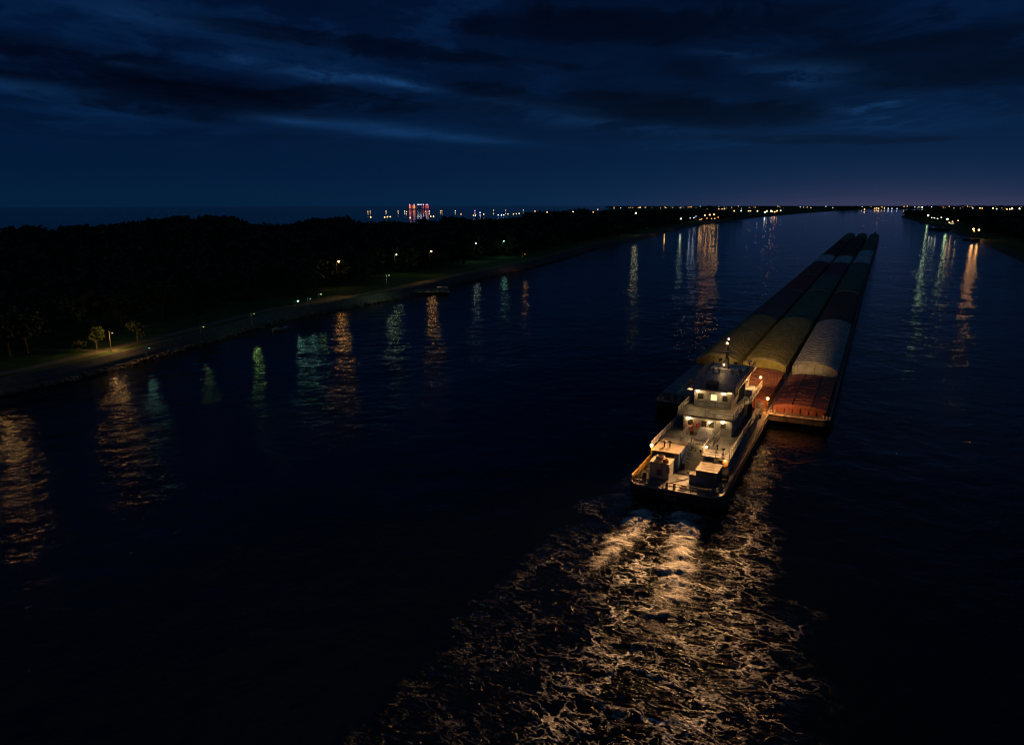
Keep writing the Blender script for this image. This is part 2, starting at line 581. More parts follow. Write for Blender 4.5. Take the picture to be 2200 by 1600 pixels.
# ------------------------------------------------------------------ water
def water_material():
    m = bpy.data.materials.new('river_water')
    m.use_nodes = True
    t = m.node_tree
    b = t.nodes['Principled BSDF']
    b.inputs['IOR'].default_value = 1.333
    b.inputs['Roughness'].default_value = 0.035
    geo = N(t, 'ShaderNodeNewGeometry')
    tc = N(t, 'ShaderNodeTexCoord')

    def mapped(scale, rot=0.0):
        mp = N(t, 'ShaderNodeMapping')
        t.links.new(tc.outputs['Object'], mp.inputs[0])
        mp.inputs['Scale'].default_value = scale
        mp.inputs['Rotation'].default_value = (0, 0, rot)
        return mp.outputs[0]

    def noise(vec, scale, detail, rough, dist=0.0):
        n = N(t, 'ShaderNodeTexNoise')
        t.links.new(vec, n.inputs['Vector'])
        n.inputs['Scale'].default_value = scale
        n.inputs['Detail'].default_value = detail
        n.inputs['Roughness'].default_value = rough
        n.inputs['Distortion'].default_value = dist
        return n.outputs['Fac']
    v1 = mapped((1.0, 1.0, 1.0), -YAW)
    calm = noise(mapped((1, 1, 1), 0.3), 0.012, 3, 0.5)
    w0 = noise(v1, 0.045, 3, 0.5, 0.2)
    w1 = noise(v1, 0.22, 3, 0.55, 0.3)
    w2 = noise(v1, 1.1, 5, 0.6, 0.3)
    w3 = noise(v1, 4.6, 3, 0.6, 0.2)
    at_t = N(t, 'ShaderNodeAttribute', attribute_name='turb')
    at_f = N(t, 'ShaderNodeAttribute', attribute_name='foam')
    at_c = N(t, 'ShaderNodeAttribute', attribute_name='core')
    at_h = N(t, 'ShaderNodeAttribute', attribute_name='chop')
    t.links.new(wmath('ADD', 0.035, wmath('MULTIPLY', at_t.outputs['Fac'], 0.014, tree=t), tree=t), b.inputs['Roughness'])
    turb, foam, core = at_t.outputs['Fac'], at_f.outputs['Fac'], at_c.outputs['Fac']
    # silt stirred up by the screws
    silt = N(t, 'ShaderNodeMix', data_type='RGBA')
    t.links.new(wmath('MINIMUM', turb, 1.0, tree=t), silt.inputs['Factor'])
    silt.inputs['A'].default_value = (0.0012, 0.0016, 0.0018, 1)
    silt.inputs['B'].default_value = (0.0009, 0.0009, 0.0008, 1)
    t.links.new(silt.outputs['Result'], b.inputs['Base Color'])
    # small rough chop in the wash behind the boat
    def ridged(n):
        return wmath('POWER', wmath('SUBTRACT', 1.0, wmath('ABSOLUTE', wmath('SUBTRACT', wmath('MULTIPLY', n, 2.0, tree=t), 1.0, tree=t), tree=t), tree=t), 1.6, tree=t)
    wtA = ridged(noise(mapped((0.55, 1, 1), 0.12), 0.62, 2, 0.5, 1.1))
    wtB = ridged(noise(mapped((0.6, 1, 1), -0.1), 1.9, 2, 0.5, 0.8))
    wt = wmath('ADD', wmath('MULTIPLY', wtA, 0.46, tree=t), wmath('MULTIPLY', wtB, 0.07, tree=t), tree=t)
    h = wmath('ADD', wmath('MULTIPLY', w0, 0.60, tree=t), wmath('MULTIPLY', w1, 0.31, tree=t), tree=t)
    h = wmath('ADD', h, wmath('ADD', wmath('MULTIPLY', w2, 0.055, tree=t), wmath('MULTIPLY', w3, 0.006, tree=t), tree=t), tree=t)
    amp = wmath('ADD', 0.55, wmath('MULTIPLY', calm, 0.9, tree=t), tree=t)
    h = wmath('MULTIPLY', wmath('MULTIPLY', h, amp, tree=t), at_h.outputs['Fac'], tree=t)
    h = wmath('ADD', h, wmath('MULTIPLY', wt, turb, tree=t), tree=t)
    # foam: a lacy network, broken up, denser toward the wash cores
    vf0 = mapped((0.8, 1.0, 0.0), 0.25)
    wa = N(t, 'ShaderNodeTexNoise')
    t.links.new(vf0, wa.inputs['Vector'])
    wa.inputs['Scale'].default_value = 0.42
    wa.inputs['Detail'].default_value = 4
    wa.inputs['Roughness'].default_value = 0.6
    off = N(t, 'ShaderNodeVectorMath', operation='SCALE')
    sub = N(t, 'ShaderNodeVectorMath', operation='SUBTRACT')
    t.links.new(wa.outputs['Color'], sub.inputs[0])
    sub.inputs[1].default_value = (0.5, 0.5, 0.5)
    t.links.new(sub.outputs[0], off.inputs[0])
    off.inputs['Scale'].default_value = 6.5
    vf = N(t, 'ShaderNodeVectorMath', operation='ADD')
    t.links.new(vf0, vf.inputs[0])
    t.links.new(off.outputs[0], vf.inputs[1])

    def vor(scale):
        n = N(t, 'ShaderNodeTexVoronoi', feature='DISTANCE_TO_EDGE', voronoi_dimensions='2D')
        t.links.new(vf.outputs[0], n.inputs['Vector'])
        n.inputs['Scale'].default_value = scale
        return n.outputs['Distance']
    fine = noise(mapped((1, 1, 0)), 3.0, 6, 0.7, 0.6)
    l1 = wmath('SUBTRACT', 1.0, smooth(vor(0.20), 0.0, 0.055, t), tree=t)
    l2 = wmath('SUBTRACT', 1.0, smooth(vor(0.52), 0.0, 0.10, t), tree=t)
    patch = smooth(noise(mapped((1, 1, 0)), 0.16, 4, 0.6), 0.42, 0.62, t)
    patch2 = smooth(noise(mapped((1, 1, 0), 1.0), 0.23, 4, 0.6), 0.40, 0.60, t)
    lace = wmath('ADD', wmath('MULTIPLY', l1, patch2, tree=t), wmath('MULTIPLY', wmath('MULTIPLY', l2, patch, tree=t), 0.75, tree=t), tree=t)
    lace = wmath('MULTIPLY', lace, wmath('ADD', 0.45, smooth(fine, 0.35, 0.65, t), tree=t), tree=t)
    fo = wmath('MULTIPLY', lace, foam, tree=t)
    fluffy = wmath('MULTIPLY', smooth(wmath('ADD', wmath('MULTIPLY', fine, 0.75, tree=t), wmath('MULTIPLY', core, 0.55, tree=t), tree=t), 0.50, 0.82, t), smooth(core, 0.02, 0.25, t), tree=t)
    fo = wmath('MAXIMUM', fo, fluffy, tree=t)
    fo = wmath('MINIMUM', fo, 1.0, tree=t)
    fmask = fo
    bump = N(t, 'ShaderNodeBump')
    bump.inputs['Strength'].default_value = 1.0
    bump.inputs['Distance'].default_value = 1.0
    hh = wmath('ADD', h, wmath('MULTIPLY', fmask, wmath('ADD', 0.16, wmath('MULTIPLY', fine, wmath('MULTIPLY', core, 0.35, tree=t), tree=t), tree=t), tree=t), tree=t)
    t.links.new(hh, bump.inputs['Height'])
    t.links.new(bump.outputs[0], b.inputs['Normal'])
    d = N(t, 'ShaderNodeBsdfPrincipled')
    d.inputs['Base Color'].default_value = (0.62, 0.60, 0.57, 1)
    d.inputs['Roughness'].default_value = 0.75
    d.inputs['Specular IOR Level'].default_value = 0.3
    t.links.new(bump.outputs[0], d.inputs['Normal'])
    mix = N(t, 'ShaderNodeMixShader')
    t.links.new(wmath('MULTIPLY', fmask, 0.92, tree=t), mix.inputs[0])
    t.links.new(b.outputs[0], mix.inputs[1])
    t.links.new(d.outputs[0], mix.inputs[2])
    out = t.nodes['Material Output']
    t.links.new(mix.outputs[0], out.inputs['Surface'])
    return m


def axis(lo, hi, step, far_lo, far_hi, k=1.13):
    mid = list(np.arange(lo, hi + 1e-6, step))
    up, s, p = [], step, hi
    while p < far_hi:
        s *= k
        p += s
        up.append(p)
    dn, s, p = [], step, lo
    while p > far_lo:
        s *= k
        p -= s
        dn.append(p)
    return np.array(dn[::-1] + mid + up)


def build_water():
    xs = axis(-62, 14, 0.27, -15000, 15000)
    ys = axis(22, 132, 0.32, -3000, 16500)
    X, Y = np.meshgrid(xs, ys)
    near = sstep(X, -75, -58) * (1 - sstep(X, 8, 24)) * sstep(Y, 8, 24) * (1 - sstep(Y, 124, 150))
    wl_ = [P(*q)[:2] for q in [(1392, 1100), (1345, 1150), (1300, 1190), (1235, 1260), (1165, 1350), (1080, 1450), (960, 1590)]]
    wr_ = [P(*q)[:2] for q in [(1476, 1105), (1465, 1160), (1454, 1230), (1440, 1300), (1402, 1400), (1362, 1480), (1320, 1590)]]
    sL, uL = polyline_coords(X, Y, wl_)
    sR, uR = polyline_coords(X, Y, wr_)
    # side limits of the wash, from stern to the frame's foot
    lb = np.array([P(*q)[:2] for q in [(1420, 930), (1345, 1040), (1230, 1120), (1060, 1270), (930, 1420), (760, 1590), (600, 1760)]])
    rb = np.array([P(*q)[:2] for q in [(1672, 930), (1640, 1050), (1640, 1200), (1680, 1350), (1740, 1500), (1790, 1600), (1830, 1700)]])
    o = np.argsort(lb[:, 1])
    xl = np.interp(Y, lb[o, 1], lb[o, 0])
    o = np.argsort(rb[:, 1])
    xr = np.interp(Y, rb[o, 1], rb[o, 0])
    jag = (fbm(X * 0.14, Y * 0.14, 4, 7, 0.6) - 0.5) * 11
    inside = sstep(X + jag, xl - 1.5, xl + 2.5) * (1 - sstep(X + jag, xr - 7.5, xr + 2.5)) * (1 - sstep(Y, 112, 128))
    jag2 = (fbm(X * 0.35, Y * 0.35, 3, 17) - 0.5) * 2.6
    aft = sstep(sR, -2.0, 1.0)
    coreL = np.exp(-((uL + jag2) / (1.5 + 0.03 * np.clip(sL, 0, 40))) ** 2) * sstep(sL, -1.8, 0.8) * (1 - sstep(sL, 8, 26))
    coreR = np.exp(-((uR + jag2) / (1.75 + 0.035 * np.clip(sR, 0, 40))) ** 2) * sstep(sR, -1.8, 0.8) * (1 - sstep(sR, 14, 40))
    # boils: rounded heaps along each wash
    def heaps(s, u, lam, seed):
        w = (fbm(X * 0.42, Y * 0.42, 4, seed, 0.6) - 0.5) * 6.0
        ph = (s + w - 0.22 * u * u) / lam
        return (0.5 + 0.5 * np.cos(2 * math.pi * ph))
    hL = heaps(sL, uL, 3.4, 31)
    hR = heaps(sR, uR, 3.6, 37)
    core = np.clip(coreL * (0.5 + 0.55 * hL) + coreR * (0.5 + 0.55 * hR), 0, 1.2)
    # U-shaped surge lines trailing off the starboard wash
    wob = (fbm(X * 0.16, Y * 0.16, 4, 41) - 0.5) * 9 + (fbm(X * 0.6, Y * 0.6, 3, 43) - 0.5) * 2.2
    ph = (sR + wob - 0.085 * uR ** 2) / 4.6
    arc = 1 - np.abs(2 * (ph - np.floor(ph)) - 1)
    arc = arc ** 3.0
    arcenv = np.exp(-(uR / 5.5) ** 4) * sstep(sR, 6, 16) * (1 - sstep(sR, 60, 80))
    # lace is dense on the port flank, thin between the two washes, thin on the starboard flank
    between = np.exp(-((uR + 3.0) / 2.2) ** 2) * (1 - sstep(sR, 10, 24)) * aft
    stb = sstep(uR, 4.0, 8.0)
    lace = 1.5 * inside * (0.95 - 0.8 * between) * (1 - 0.92 * stb)
    lace = lace * (0.55 + 0.9 * fbm(X * 0.11, Y * 0.11, 3, 51))
    lace = lace * (1 - 0.45 * sstep(sR, 30, 60))
    foam = np.clip(lace + 1.3 * arc * arcenv * (0.35 + 1.3 * sstep(fbm(X * 0.3, Y * 0.3, 3, 61), 0.36, 0.62)), 0, 1.35)
    turb = np.clip(inside * (0.55 + 0.5 * aft) + 0.5 * core, 0, 1.2)
    # heights
    z = 0.10 * (fbm(X * 0.11, Y * 0.16, 2, 71) - 0.5) * near * 2
    ridg = 1 - np.abs(2 * fbm(X * 0.33, Y * 0.42, 3, 73) - 1)
    z = z + inside * near * (0.09 * (ridg - 0.7) + 0.10 * (fbm(X * 0.9, Y * 0.9, 3, 77) - 0.5))
    lump = fbm(X * 1.15, Y * 1.15, 5, 79, 0.68)
    z = z + near * (coreL * (0.5 + 0.45 * hL) + coreR * (0.5 + 0.45 * hR)) * (0.1 + 1.5 * lump) * 0.42
    z = z + near * arc * arcenv * 0.20
    # diverging waves off both flanks of the tow
    for side, x0 in ((-1, -37.5), (1, -4.5)):
        lat = (X - x0) * side
        ph2 = (Y * 0.36 + lat) / 7.5
        env2 = np.exp(-(np.clip(lat, 0, None) / 13.0)) * sstep(lat, -2.5, 3.0) * sstep(Y, 118, 140) * near
        z = z + 0.13 * env2 * np.cos(2 * math.pi * ph2 + 3 * fbm(X * 0.06, Y * 0.06, 2, 83))
    # keep the surface below the hulls' decks and calm under them
    under = (np.abs(X - TUG[0]) < 6.6) & (Y > 89.5) & (Y < 133)
    z = np.where(under, np.minimum(z, 0.05), z)
    V = np.stack([X, Y, z], -1).reshape(-1, 3)
    ny, nx = X.shape
    idx = np.arange(nx * ny).reshape(ny, nx)
    Q = np.stack([idx[:-1, :-1], idx[:-1, 1:], idx[1:, 1:], idx[1:, :-1]], -1).reshape(-1, 4)
    ob = fast_mesh('water', V, Q, water_material(), True)
    for nm, arr in (('foam', foam), ('core', core * near), ('turb', turb * near), ('chop', (1.0 + (0.20 * (1 - sstep(Y, 140, 330)) + 1.0 * (1 - sstep(Y, 70, 135))) * sstep(-X, 55, 110)) * (1 - 0.3 * sstep(Y, 450, 900)) + 3.0 * sstep(-X - 0.06 * Y, 420, 620))):
        a = ob.data.attributes.new(nm, 'FLOAT', 'POINT')
        a.data.foreach_set('value', arr.astype(np.float32).ravel())
    tag(ob, kind='structure')
    return ob


build_water()


# ------------------------------------------------------------------ land
def ring_in(poly, x, y):
    inside = np.zeros(x.shape, bool)
    n = len(poly)
    j = n - 1
    for i in range(n):
        xi, yi = poly[i]
        xj, yj = poly[j]
        c = ((yi > y) != (yj > y)) & (x < (xj - xi) * (y - yi) / (yj - yi + 1e-12) + xi)
        inside ^= c
        j = i
    return inside


def offset_line(pts, d):
    """shift an open polyline sideways (positive = to its left)"""
    pts = np.asarray(pts, float)
    out = []
    for i in range(len(pts)):
        a = pts[max(i - 1, 0)]
        b = pts[min(i + 1, len(pts) - 1)]
        t = (b - a) / (np.linalg.norm(b - a) + 1e-9)
        out.append(pts[i] + np.array([-t[1], t[0]]) * d)
    return np.array(out)


def densify(pts, step):
    """Catmull-Rom through the points, roughly even steps"""
    pts = np.asarray(pts, float)
    out = []
    for i in range(len(pts) - 1):
        p0, p1, p2, p3 = pts[max(i - 1, 0)], pts[i], pts[i + 1], pts[min(i + 2, len(pts) - 1)]
        n = max(1, int(np.linalg.norm(p2 - p1) / step))
        for k in range(n):
            t = k / n
            out.append(0.5 * ((2 * p1) + (-p0 + p2) * t + (2 * p0 - 5 * p1 + 4 * p2 - p3) * t * t + (-p0 + 3 * p1 - 3 * p2 + p3) * t ** 3))
    out.append(pts[-1])
    return np.array(out)


def strip(name, lineA, lineB, zA, zB, m, kind='structure'):
    n = len(lineA)
    V = [(p[0], p[1], zA) for p in lineA] + [(p[0], p[1], zB) for p in lineB]
    Q = [(i, i + 1, n + i + 1, n + i) for i in range(n - 1)]
    return fast_mesh(name, V, Q, m)


LAND_Z = 3.0
left_px = [(0, 850), (110, 827), (250, 790), (450, 735), (600, 690), (720, 667), (860, 640), (1000, 606), (1130, 577), (1220, 553), (1280, 535), (1380, 513), (1450, 495), (1480, 487), (1560, 476), (1650, 464), (1800, 452.5), (1860, 450)]
shoreL = np.array([[-148, -60], [-158, 30]] + [list(P(*q)[:2]) for q in left_px])
shoreL = densify(shoreL, 14)
outerL = [(1850, 12500), (1400, 12500), (1310, 6000), (1250, 3000), (1130, 2300), (1050, 1850), (950, 1550), (850, 1420), (800, 1300), (780, 1120), (730, 1500), (670, 1300), (640, 1100), (600, 1000), (532, 980), (520, 1350), (500, 1800), (440, 1800), (425, 1350), (400, 1950), (330, 1350), (250, 1180), (150, 1040), (125, 900), (95, 900), (70, 1060), (20, 1020), (0, 850), (-300, 800), (-900, 600)]
polyL = [tuple(p) for p in shoreL] + [tuple(PD(*q)[:2]) for q in outerL] + [(-700, -60)]
right_px = [(2330, 620), (2250, 582), (2200, 558), (2160, 541), (2130, 529), (2105, 516), (2085, 509), (2060, 503), (2045, 497), (2020, 488), (1990, 480), (1962, 473), (1938, 466)]
shoreR = densify(np.array([list(P(*q)[:2]) for q in right_px]), 16)
polyR = [tuple(p) for p in shoreR] + [tuple(PD(*q)[:2]) for q in [(1934, 2700), (1950, 3600), (1990, 7000), (1990, 12500), (2500, 12500), (2700, 3000), (2700, 700)]] + [(160, 300)]
polyF = [tuple(PD(*q)[:2]) for q in [(1820, 6800), (1870, 7200), (1930, 7000), (2000, 6500), (2000, 12800), (1820, 12800)]]


def land(name, poly, z):
    import bmesh
    me = bpy.data.meshes.new(name)
    b = bmesh.new()
    vs_ = [b.verts.new((x, y, z)) for x, y in poly]
    f = b.faces.new(vs_)
    r = bmesh.ops.extrude_face_region(b, geom=[f])
    for e in r['geom']:
        if isinstance(e, bmesh.types.BMVert):
            e.co.z = -2.0
    bmesh.ops.recalc_face_normals(b, faces=b.faces)
    bmesh.ops.triangulate(b, faces=b.faces[:])
    b.to_mesh(me)
    b.free()
    me.materials.append(M_grass)
    o = bpy.data.objects.new(name, me)
    COL.objects.link(o)
    return tag(o, kind='structure')


# the land's own edge sits 2.5 m behind the wall
inL = offset_line(shoreL, 2.5)
polyLi = [tuple(p) for p in inL] + polyL[len(shoreL):]
land('ground', polyLi, LAND_Z)
land('ground', polyR, 2.2)
kerbR = offset_line(shoreR, 0.0)
wallR = thing('embankment_wall', 'low pale stone edge along the far-side bank below the lit workboat', 'wall', (shoreR[0][0], shoreR[0][1], 0))
_n = len(shoreR)
_L = [np.column_stack([offset_line(shoreR, o_), np.full(_n, z_)]) for o_, z_ in ((1.6, -0.5), (0.35, 1.9), (0.3, 2.45), (-0.6, 2.5), (-0.65, 2.1))]
_V = np.concatenate(_L) - np.array([shoreR[0][0], shoreR[0][1], 0])
fast_mesh('coping', _V, [(k * _n + i, k * _n + i + 1, (k + 1) * _n + i + 1, (k + 1) * _n + i) for k in range(4) for i in range(_n - 1)], M_path).parent = wallR
land('ground', polyF, 3.0)

# embankment wall: stepped concrete over rock, one wall thing
keep = [i for i, p in enumerate(shoreL) if p[1] < 1900]
sw = shoreL[keep]
wall = thing('embankment_wall', 'long stepped concrete river wall with rock at its foot along the wooded bank', 'wall', (sw[3][0], sw[3][1], 0))


def wall_strip(prof, mat_, name, jitter=0.0):
    """prof: list of (offset inland, z)"""
    lines = []
    for off, z in prof:
        l = offset_line(sw, off)
        lines.append(np.column_stack([l, np.full(len(l), z)]))
    n = len(sw)
    V = np.concatenate(lines) - np.array([wall.location.x, wall.location.y, 0])
    if jitter:
        V[:, 2] += (rs.rand(len(V)) - 0.5) * jitter
        V[:, 0] += (rs.rand(len(V)) - 0.5) * jitter
    Q = []
    for k in range(len(prof) - 1):
        for i in range(n - 1):
            Q.append((k * n + i, k * n + i + 1, (k + 1) * n + i + 1, (k + 1) * n + i))
    o = fast_mesh(name, V, Q, mat_)
    o.parent = wall
    return o


wall_strip([(-1.2, -0.6), (-0.7, 0.25), (-0.2, 0.7), (0.3, 1.15), (0.55, 1.3)], M_stone, 'rock_footing', 0.35)
wall_strip([(0.45, 0.9), (0.55, 1.75), (1.15, 1.80), (1.22, 2.5), (1.85, 2.55), (1.95, 3.22), (2.45, 3.24), (2.5, 2.9)], M_conc, 'coping')

# loose stones at the waterline
def riprap():
    rr = random.Random(4)
    V, Q = [], []
    line = offset_line(sw, -0.9)
    for a, b in zip(line[:-1], line[1:]):
        if a[1] < 60 or a[1] > 620:
            continue
        L = np.linalg.norm(b - a)
        for _ in range(int(L * 1.6)):
            f = rr.random()
            off = rr.gauss(0.1, 0.55)
            d = (b - a) / L
            c = a + (b - a) * f + np.array([-d[1], d[0]]) * off
            r0 = rr.uniform(.25, .7)
            z = 0.25 + off * .45
            o_ = len(V)
            for k in range(8):
                V.append((c[0] + (1 if k & 1 else -1) * r0 * rr.uniform(.5, 1), c[1] + (1 if k & 2 else -1) * r0 * rr.uniform(.5, 1), z + (1 if k & 4 else -1) * r0 * rr.uniform(.4, .8)))
            Q += [tuple(o_ + q for q in f_) for f_ in ((0, 2, 3, 1), (4, 5, 7, 6), (0, 1, 5, 4), (2, 6, 7, 3), (0, 4, 6, 2), (1, 3, 7, 5))]
    ob = fast_mesh('riprap', V, Q, M_stone)
    tag(ob, 'loose grey rocks piled along the waterline of the embankment wall', 'rocks', kind='stuff')


riprap()

# promenade path and its branch into the trees
pl = offset_line(sw, 6.0)
pr = offset_line(sw, 9.6)
tag(strip('path', pl, pr, LAND_Z + 0.03, LAND_Z + 0.03, M_path), kind='structure')
bp0, bp1, bp2 = P(228, 760, 3)[:2], P(238, 753, 3)[:2], P(205, 754, 3)[:2]
br = densify(np.array([P(252, 754, 3)[:2], P(236, 752, 3)[:2], P(214, 752.5, 3)[:2], P(170, 752, 3)[:2]]), 3)
tag(strip('path', offset_line(br, -1.0), offset_line(br, 1.0), LAND_Z + 0.045, LAND_Z + 0.045, M_path), kind='structure')


# ------------------------------------------------------------------ woods (read as one dark mass)
def canopy_quads(px, py, pz, h, nq, size, spread):
    """leaf-clump quads scattered through egg-shaped crowns"""
    T = len(px)
    n = T * nq
    th = rs.rand(n) * 2 * math.pi
    ph = np.arccos(1 - 1.75 * rs.rand(n))
    rr = 0.55 + 0.5 * rs.rand(n)
    hh = np.repeat(h, nq)
    sp = np.repeat(spread, nq)
    cx_ = np.repeat(px, nq) + sp * rr * np.sin(ph) * np.cos(th)
    cy_ = np.repeat(py, nq) + sp * rr * np.sin(ph) * np.sin(th)
    cz_ = np.repeat(pz, nq) + hh * (0.55 + 0.43 * rr * np.cos(ph))
    a = rs.randn(n, 3)
    a /= np.linalg.norm(a, axis=1)[:, None]
    bvec = rs.randn(n, 3)
    bvec -= (bvec * a).sum(1)[:, None] * a
    bvec /= np.linalg.norm(bvec, axis=1)[:, None]
    s = (np.repeat(size, nq) * (0.6 + 0.8 * rs.rand(n)))[:, None]
    c = np.stack([cx_, cy_, cz_], 1)
    V = np.stack([c - a * s - bvec * s * .6, c + a * s - bvec * s * .4, c + a * s * .8 + bvec * s * .6, c - a * s * .7 + bvec * s * .5], 1).reshape(-1, 3)
    return V


def woods(name, label, poly, keepout, rng, spacing, hmean, base_z):
    Vs = []
    P_ = np.array(poly)
    for (d0, d1, step, nq, size) in rng:
        x0, x1 = max(P_[:, 0].min(), -d1), min(P_[:, 0].max(), d1)
        y0, y1 = max(P_[:, 1].min(), 0), min(P_[:, 1].max(), d1)
        gx, gy = np.meshgrid(np.arange(x0, x1, step), np.arange(y0, y1, step))
        gx = gx.ravel() + (rs.rand(gx.size) - .5) * step * 0.9
        gy = gy.ravel() + (rs.rand(gy.size) - .5) * step * 0.9
        d = np.hypot(gx, gy)
        # only the sector the lens and its neighbours can see
        ang = np.degrees(np.arctan2(-gx, gy)) - math.degrees(YAW)
        m = (d >= d0) & (d < d1) & (np.abs(ang) < 43)
        gx, gy = gx[m], gy[m]
        m = ring_in(poly, gx, gy)
        gx, gy = gx[m], gy[m]
        if keepout is not None:
            s, u = polyline_coords(gx, gy, keepout)
            edge = 30 + 9 * (fbm(gx * 0.02, gy * 0.02, 2, 3) - 0.5)
            m = np.abs(u) > edge
            gx, gy = gx[m], gy[m]
        LM = np.array(LAMPS)
        h = hmean * (0.70 + 0.55 * rs.rand(len(gx)) * (0.6 + 0.8 * fbm(gx * 0.012, gy * 0.012, 2, 9)))
        # lamps stand in clearings: nothing grows across the line from the river to a lamp head
        keep_ = np.ones(len(gx), bool)
        td = np.hypot(gx, gy)
        for lx, ly, lz in LM:
            ld = math.hypot(lx, ly)
            ux, uy = lx / ld, ly / ld
            al = gx * ux + gy * uy
            lat = np.abs(gx * uy - gy * ux)
            sight = CAM_H + (lz - CAM_H) * al / ld
            keep_ &= ~((al < ld + 4) & (lat < step * 0.6 + size * 1.3 + 1.0) & (base_z + h * 1.02 + size * 1.3 > sight - 0.8))
        gx, gy, h = gx[keep_], gy[keep_], h[keep_]
        Vs.append(canopy_quads(gx, gy, np.full(len(gx), base_z), h, nq, np.full(len(gx), size), np.full(len(gx), step * 0.52)))
    V = np.concatenate(Vs)
    Q = np.arange(len(V)).reshape(-1, 4)
    o = fast_mesh(name, V, Q, M_leafdark)
    return tag(o, label, 'woods', kind='stuff')


def far_ridge():
    """low tree line along the far shore and horizon"""
    V, Q = [], []
    for (px0, px1, d, hm) in [(1310, 1830, 7600, 10), (1300, 2320, 10500, 12), (1810, 2010, 7000, 11), (2000, 2320, 7600, 10)]:
        n = int((px1 - px0) / 1.5)
        base = len(V)
        for i in range(n + 1):
            p = PD(px0 + (px1 - px0) * i / n, d * (1 + 0.004 * math.sin(i * .7)))
            hgt = 3 + hm * (0.55 + 0.6 * rnd.random())
            for dd, z in ((0, 0.0), (18, hgt), (60, hgt * 0.9), (90, 0)):
                q = p * (1 + dd / d)
                V.append((q[0], q[1], z))
        for i in range(n):
            for k in range(3):
                Q.append((base + i * 4 + k, base + (i + 1) * 4 + k, base + (i + 1) * 4 + k + 1, base + i * 4 + k + 1))
    o = fast_mesh('far_woods', V, Q, M_leafdark)
    tag(o, 'thin dark tree line along the far shore at the horizon', 'woods', kind='stuff')


far_ridge()


# ------------------------------------------------------------------ single trees
def tree_meshes(h, spread, nleaf, seed, size=0.55, slim=1.0):
    r = random.Random(seed)
    tb = MB()
    top = Vector((0, 0, h * 0.72))
    pts = [Vector((0, 0, 0)), Vector((0.1 * r.uniform(-1, 1), 0.1 * r.uniform(-1, 1), h * 0.25)), Vector((0.3 * r.uniform(-1, 1), 0.3 * r.uniform(-1, 1), h * 0.5)), top]
    rad = [0.032 * h, 0.024 * h, 0.016 * h, 0.004 * h]
    for i in range(3):
        tb.tube(pts[i], pts[i + 1], rad[i], 8, rad[i + 1])
    ends = []
    for k in range(9):
        a = k * 2.4 + r.uniform(-.4, .4)
        z0 = h * r.uniform(0.22, 0.6)
        L = spread * r.uniform(0.5, 0.9)
        e = Vector((math.cos(a) * L, math.sin(a) * L, z0 + h * r.uniform(0.12, 0.3)))
        tb.tube(Vector((0, 0, z0)), e, 0.009 * h, 5, 0.003 * h)
        ends.append(e)
    ends.append(top)
    cl = [(e, spread * r.uniform(0.32, 0.5)) for e in ends] + [(Vector((r.uniform(-.3, .3) * spread, r.uniform(-.3, .3) * spread, h * r.uniform(0.45, 0.9))), spread * r.uniform(.3, .5)) for _ in range(6)]
    V = []
    for _ in range(nleaf):
        c, cr_ = r.choice(cl)
        d = Vector((r.gauss(0, 1), r.gauss(0, 1), r.gauss(0, 1))).normalized() * cr_ * (r.random() ** 0.4)
        d.z *= 0.9 * slim
        p = c + d
        u = Vector((r.gauss(0, 1), r.gauss(0, 1), r.gauss(0, .7))).normalized()
        w = u.cross(Vector((r.gauss(0, 1), r.gauss(0, 1), r.gauss(0, 1)))).normalized()
        s = size * r.uniform(0.5, 1.1)
        V += [p - u * s - w * s * .4, p + u * s * .9 - w * s * .5, p + u * s + w * s * .4, p - u * s * .8 + w * s * .5]
    lm = bpy.data.meshes.new('crown')
    lm.from_pydata([tuple(v) for v in V], [], [(4 * i, 4 * i + 1, 4 * i + 2, 4 * i + 3) for i in range(nleaf)])
    lm.materials.append(M_leaf)
    return tb, lm


def make_tree(h, spread, n, seed, loc, label, group=None, size=0.5, slim=1.0, name='tree'):
    tb, lm = tree_meshes(h, spread, n, seed, size, slim)
    t = thing(name, label, 'tree', loc, rnd.random() * 6, group)
    tb.build('trunk', M_bark, t)
    c = bpy.data.objects.new('crown', lm)
    COL.objects.link(c)
    c.parent = t
    return t


def copy_thing(src, loc, rz, label=None, scale=None):
    r = src.copy()
    COL.objects.link(r)
    r.location = tuple(float(q) for q in loc)
    r.rotation_euler = (0, 0, rz)
    if scale:
        r.scale = (scale,) * 3
    if label:
        r['label'] = label
    for ch in list(src.children):
        c = ch.copy()
        COL.objects.link(c)
        c.parent = r
        for g in ch.children:
            d = g.copy()
            COL.objects.link(d)
            d.parent = c
    return r


make_tree(8.0, 2.0, 1500, 1, P(208, 752, 3), 'narrow upright green tree beside the lit bend of the path', size=0.32, slim=1.5)
make_tree(6.5, 2.6, 420, 2, P(297, 738, 3), 'thin open tree standing on the lawn just past the lit bend', size=0.30)
make_tree(8.0, 1.5, 700, 3, P(431, 697, 3), 'slim tree with a faint green glow on its right side, before the dark woods', size=0.34, slim=1.5)
make_tree(8.0, 2.0, 600, 4, P(535, 664, 3), 'small dim tree on the lawn between the slim tree and the bushy one', size=0.36)
make_tree(10.5, 4.6, 1800, 5, P(660, 634, 3), 'broad bushy tree on the lawn by the green lights', size=0.45)
make_tree(3.2, 1.6, 380, 6, P(172, 757, 3), 'low pale shrub left of the upright tree by the path', size=0.25, name='shrub')
proto = make_tree(12.0, 4.8, 1100, 8, P(60, 760, 3), 'dark tree in the front row of the wooded bank woods', 'front row trees of the wooded bank', size=0.62)
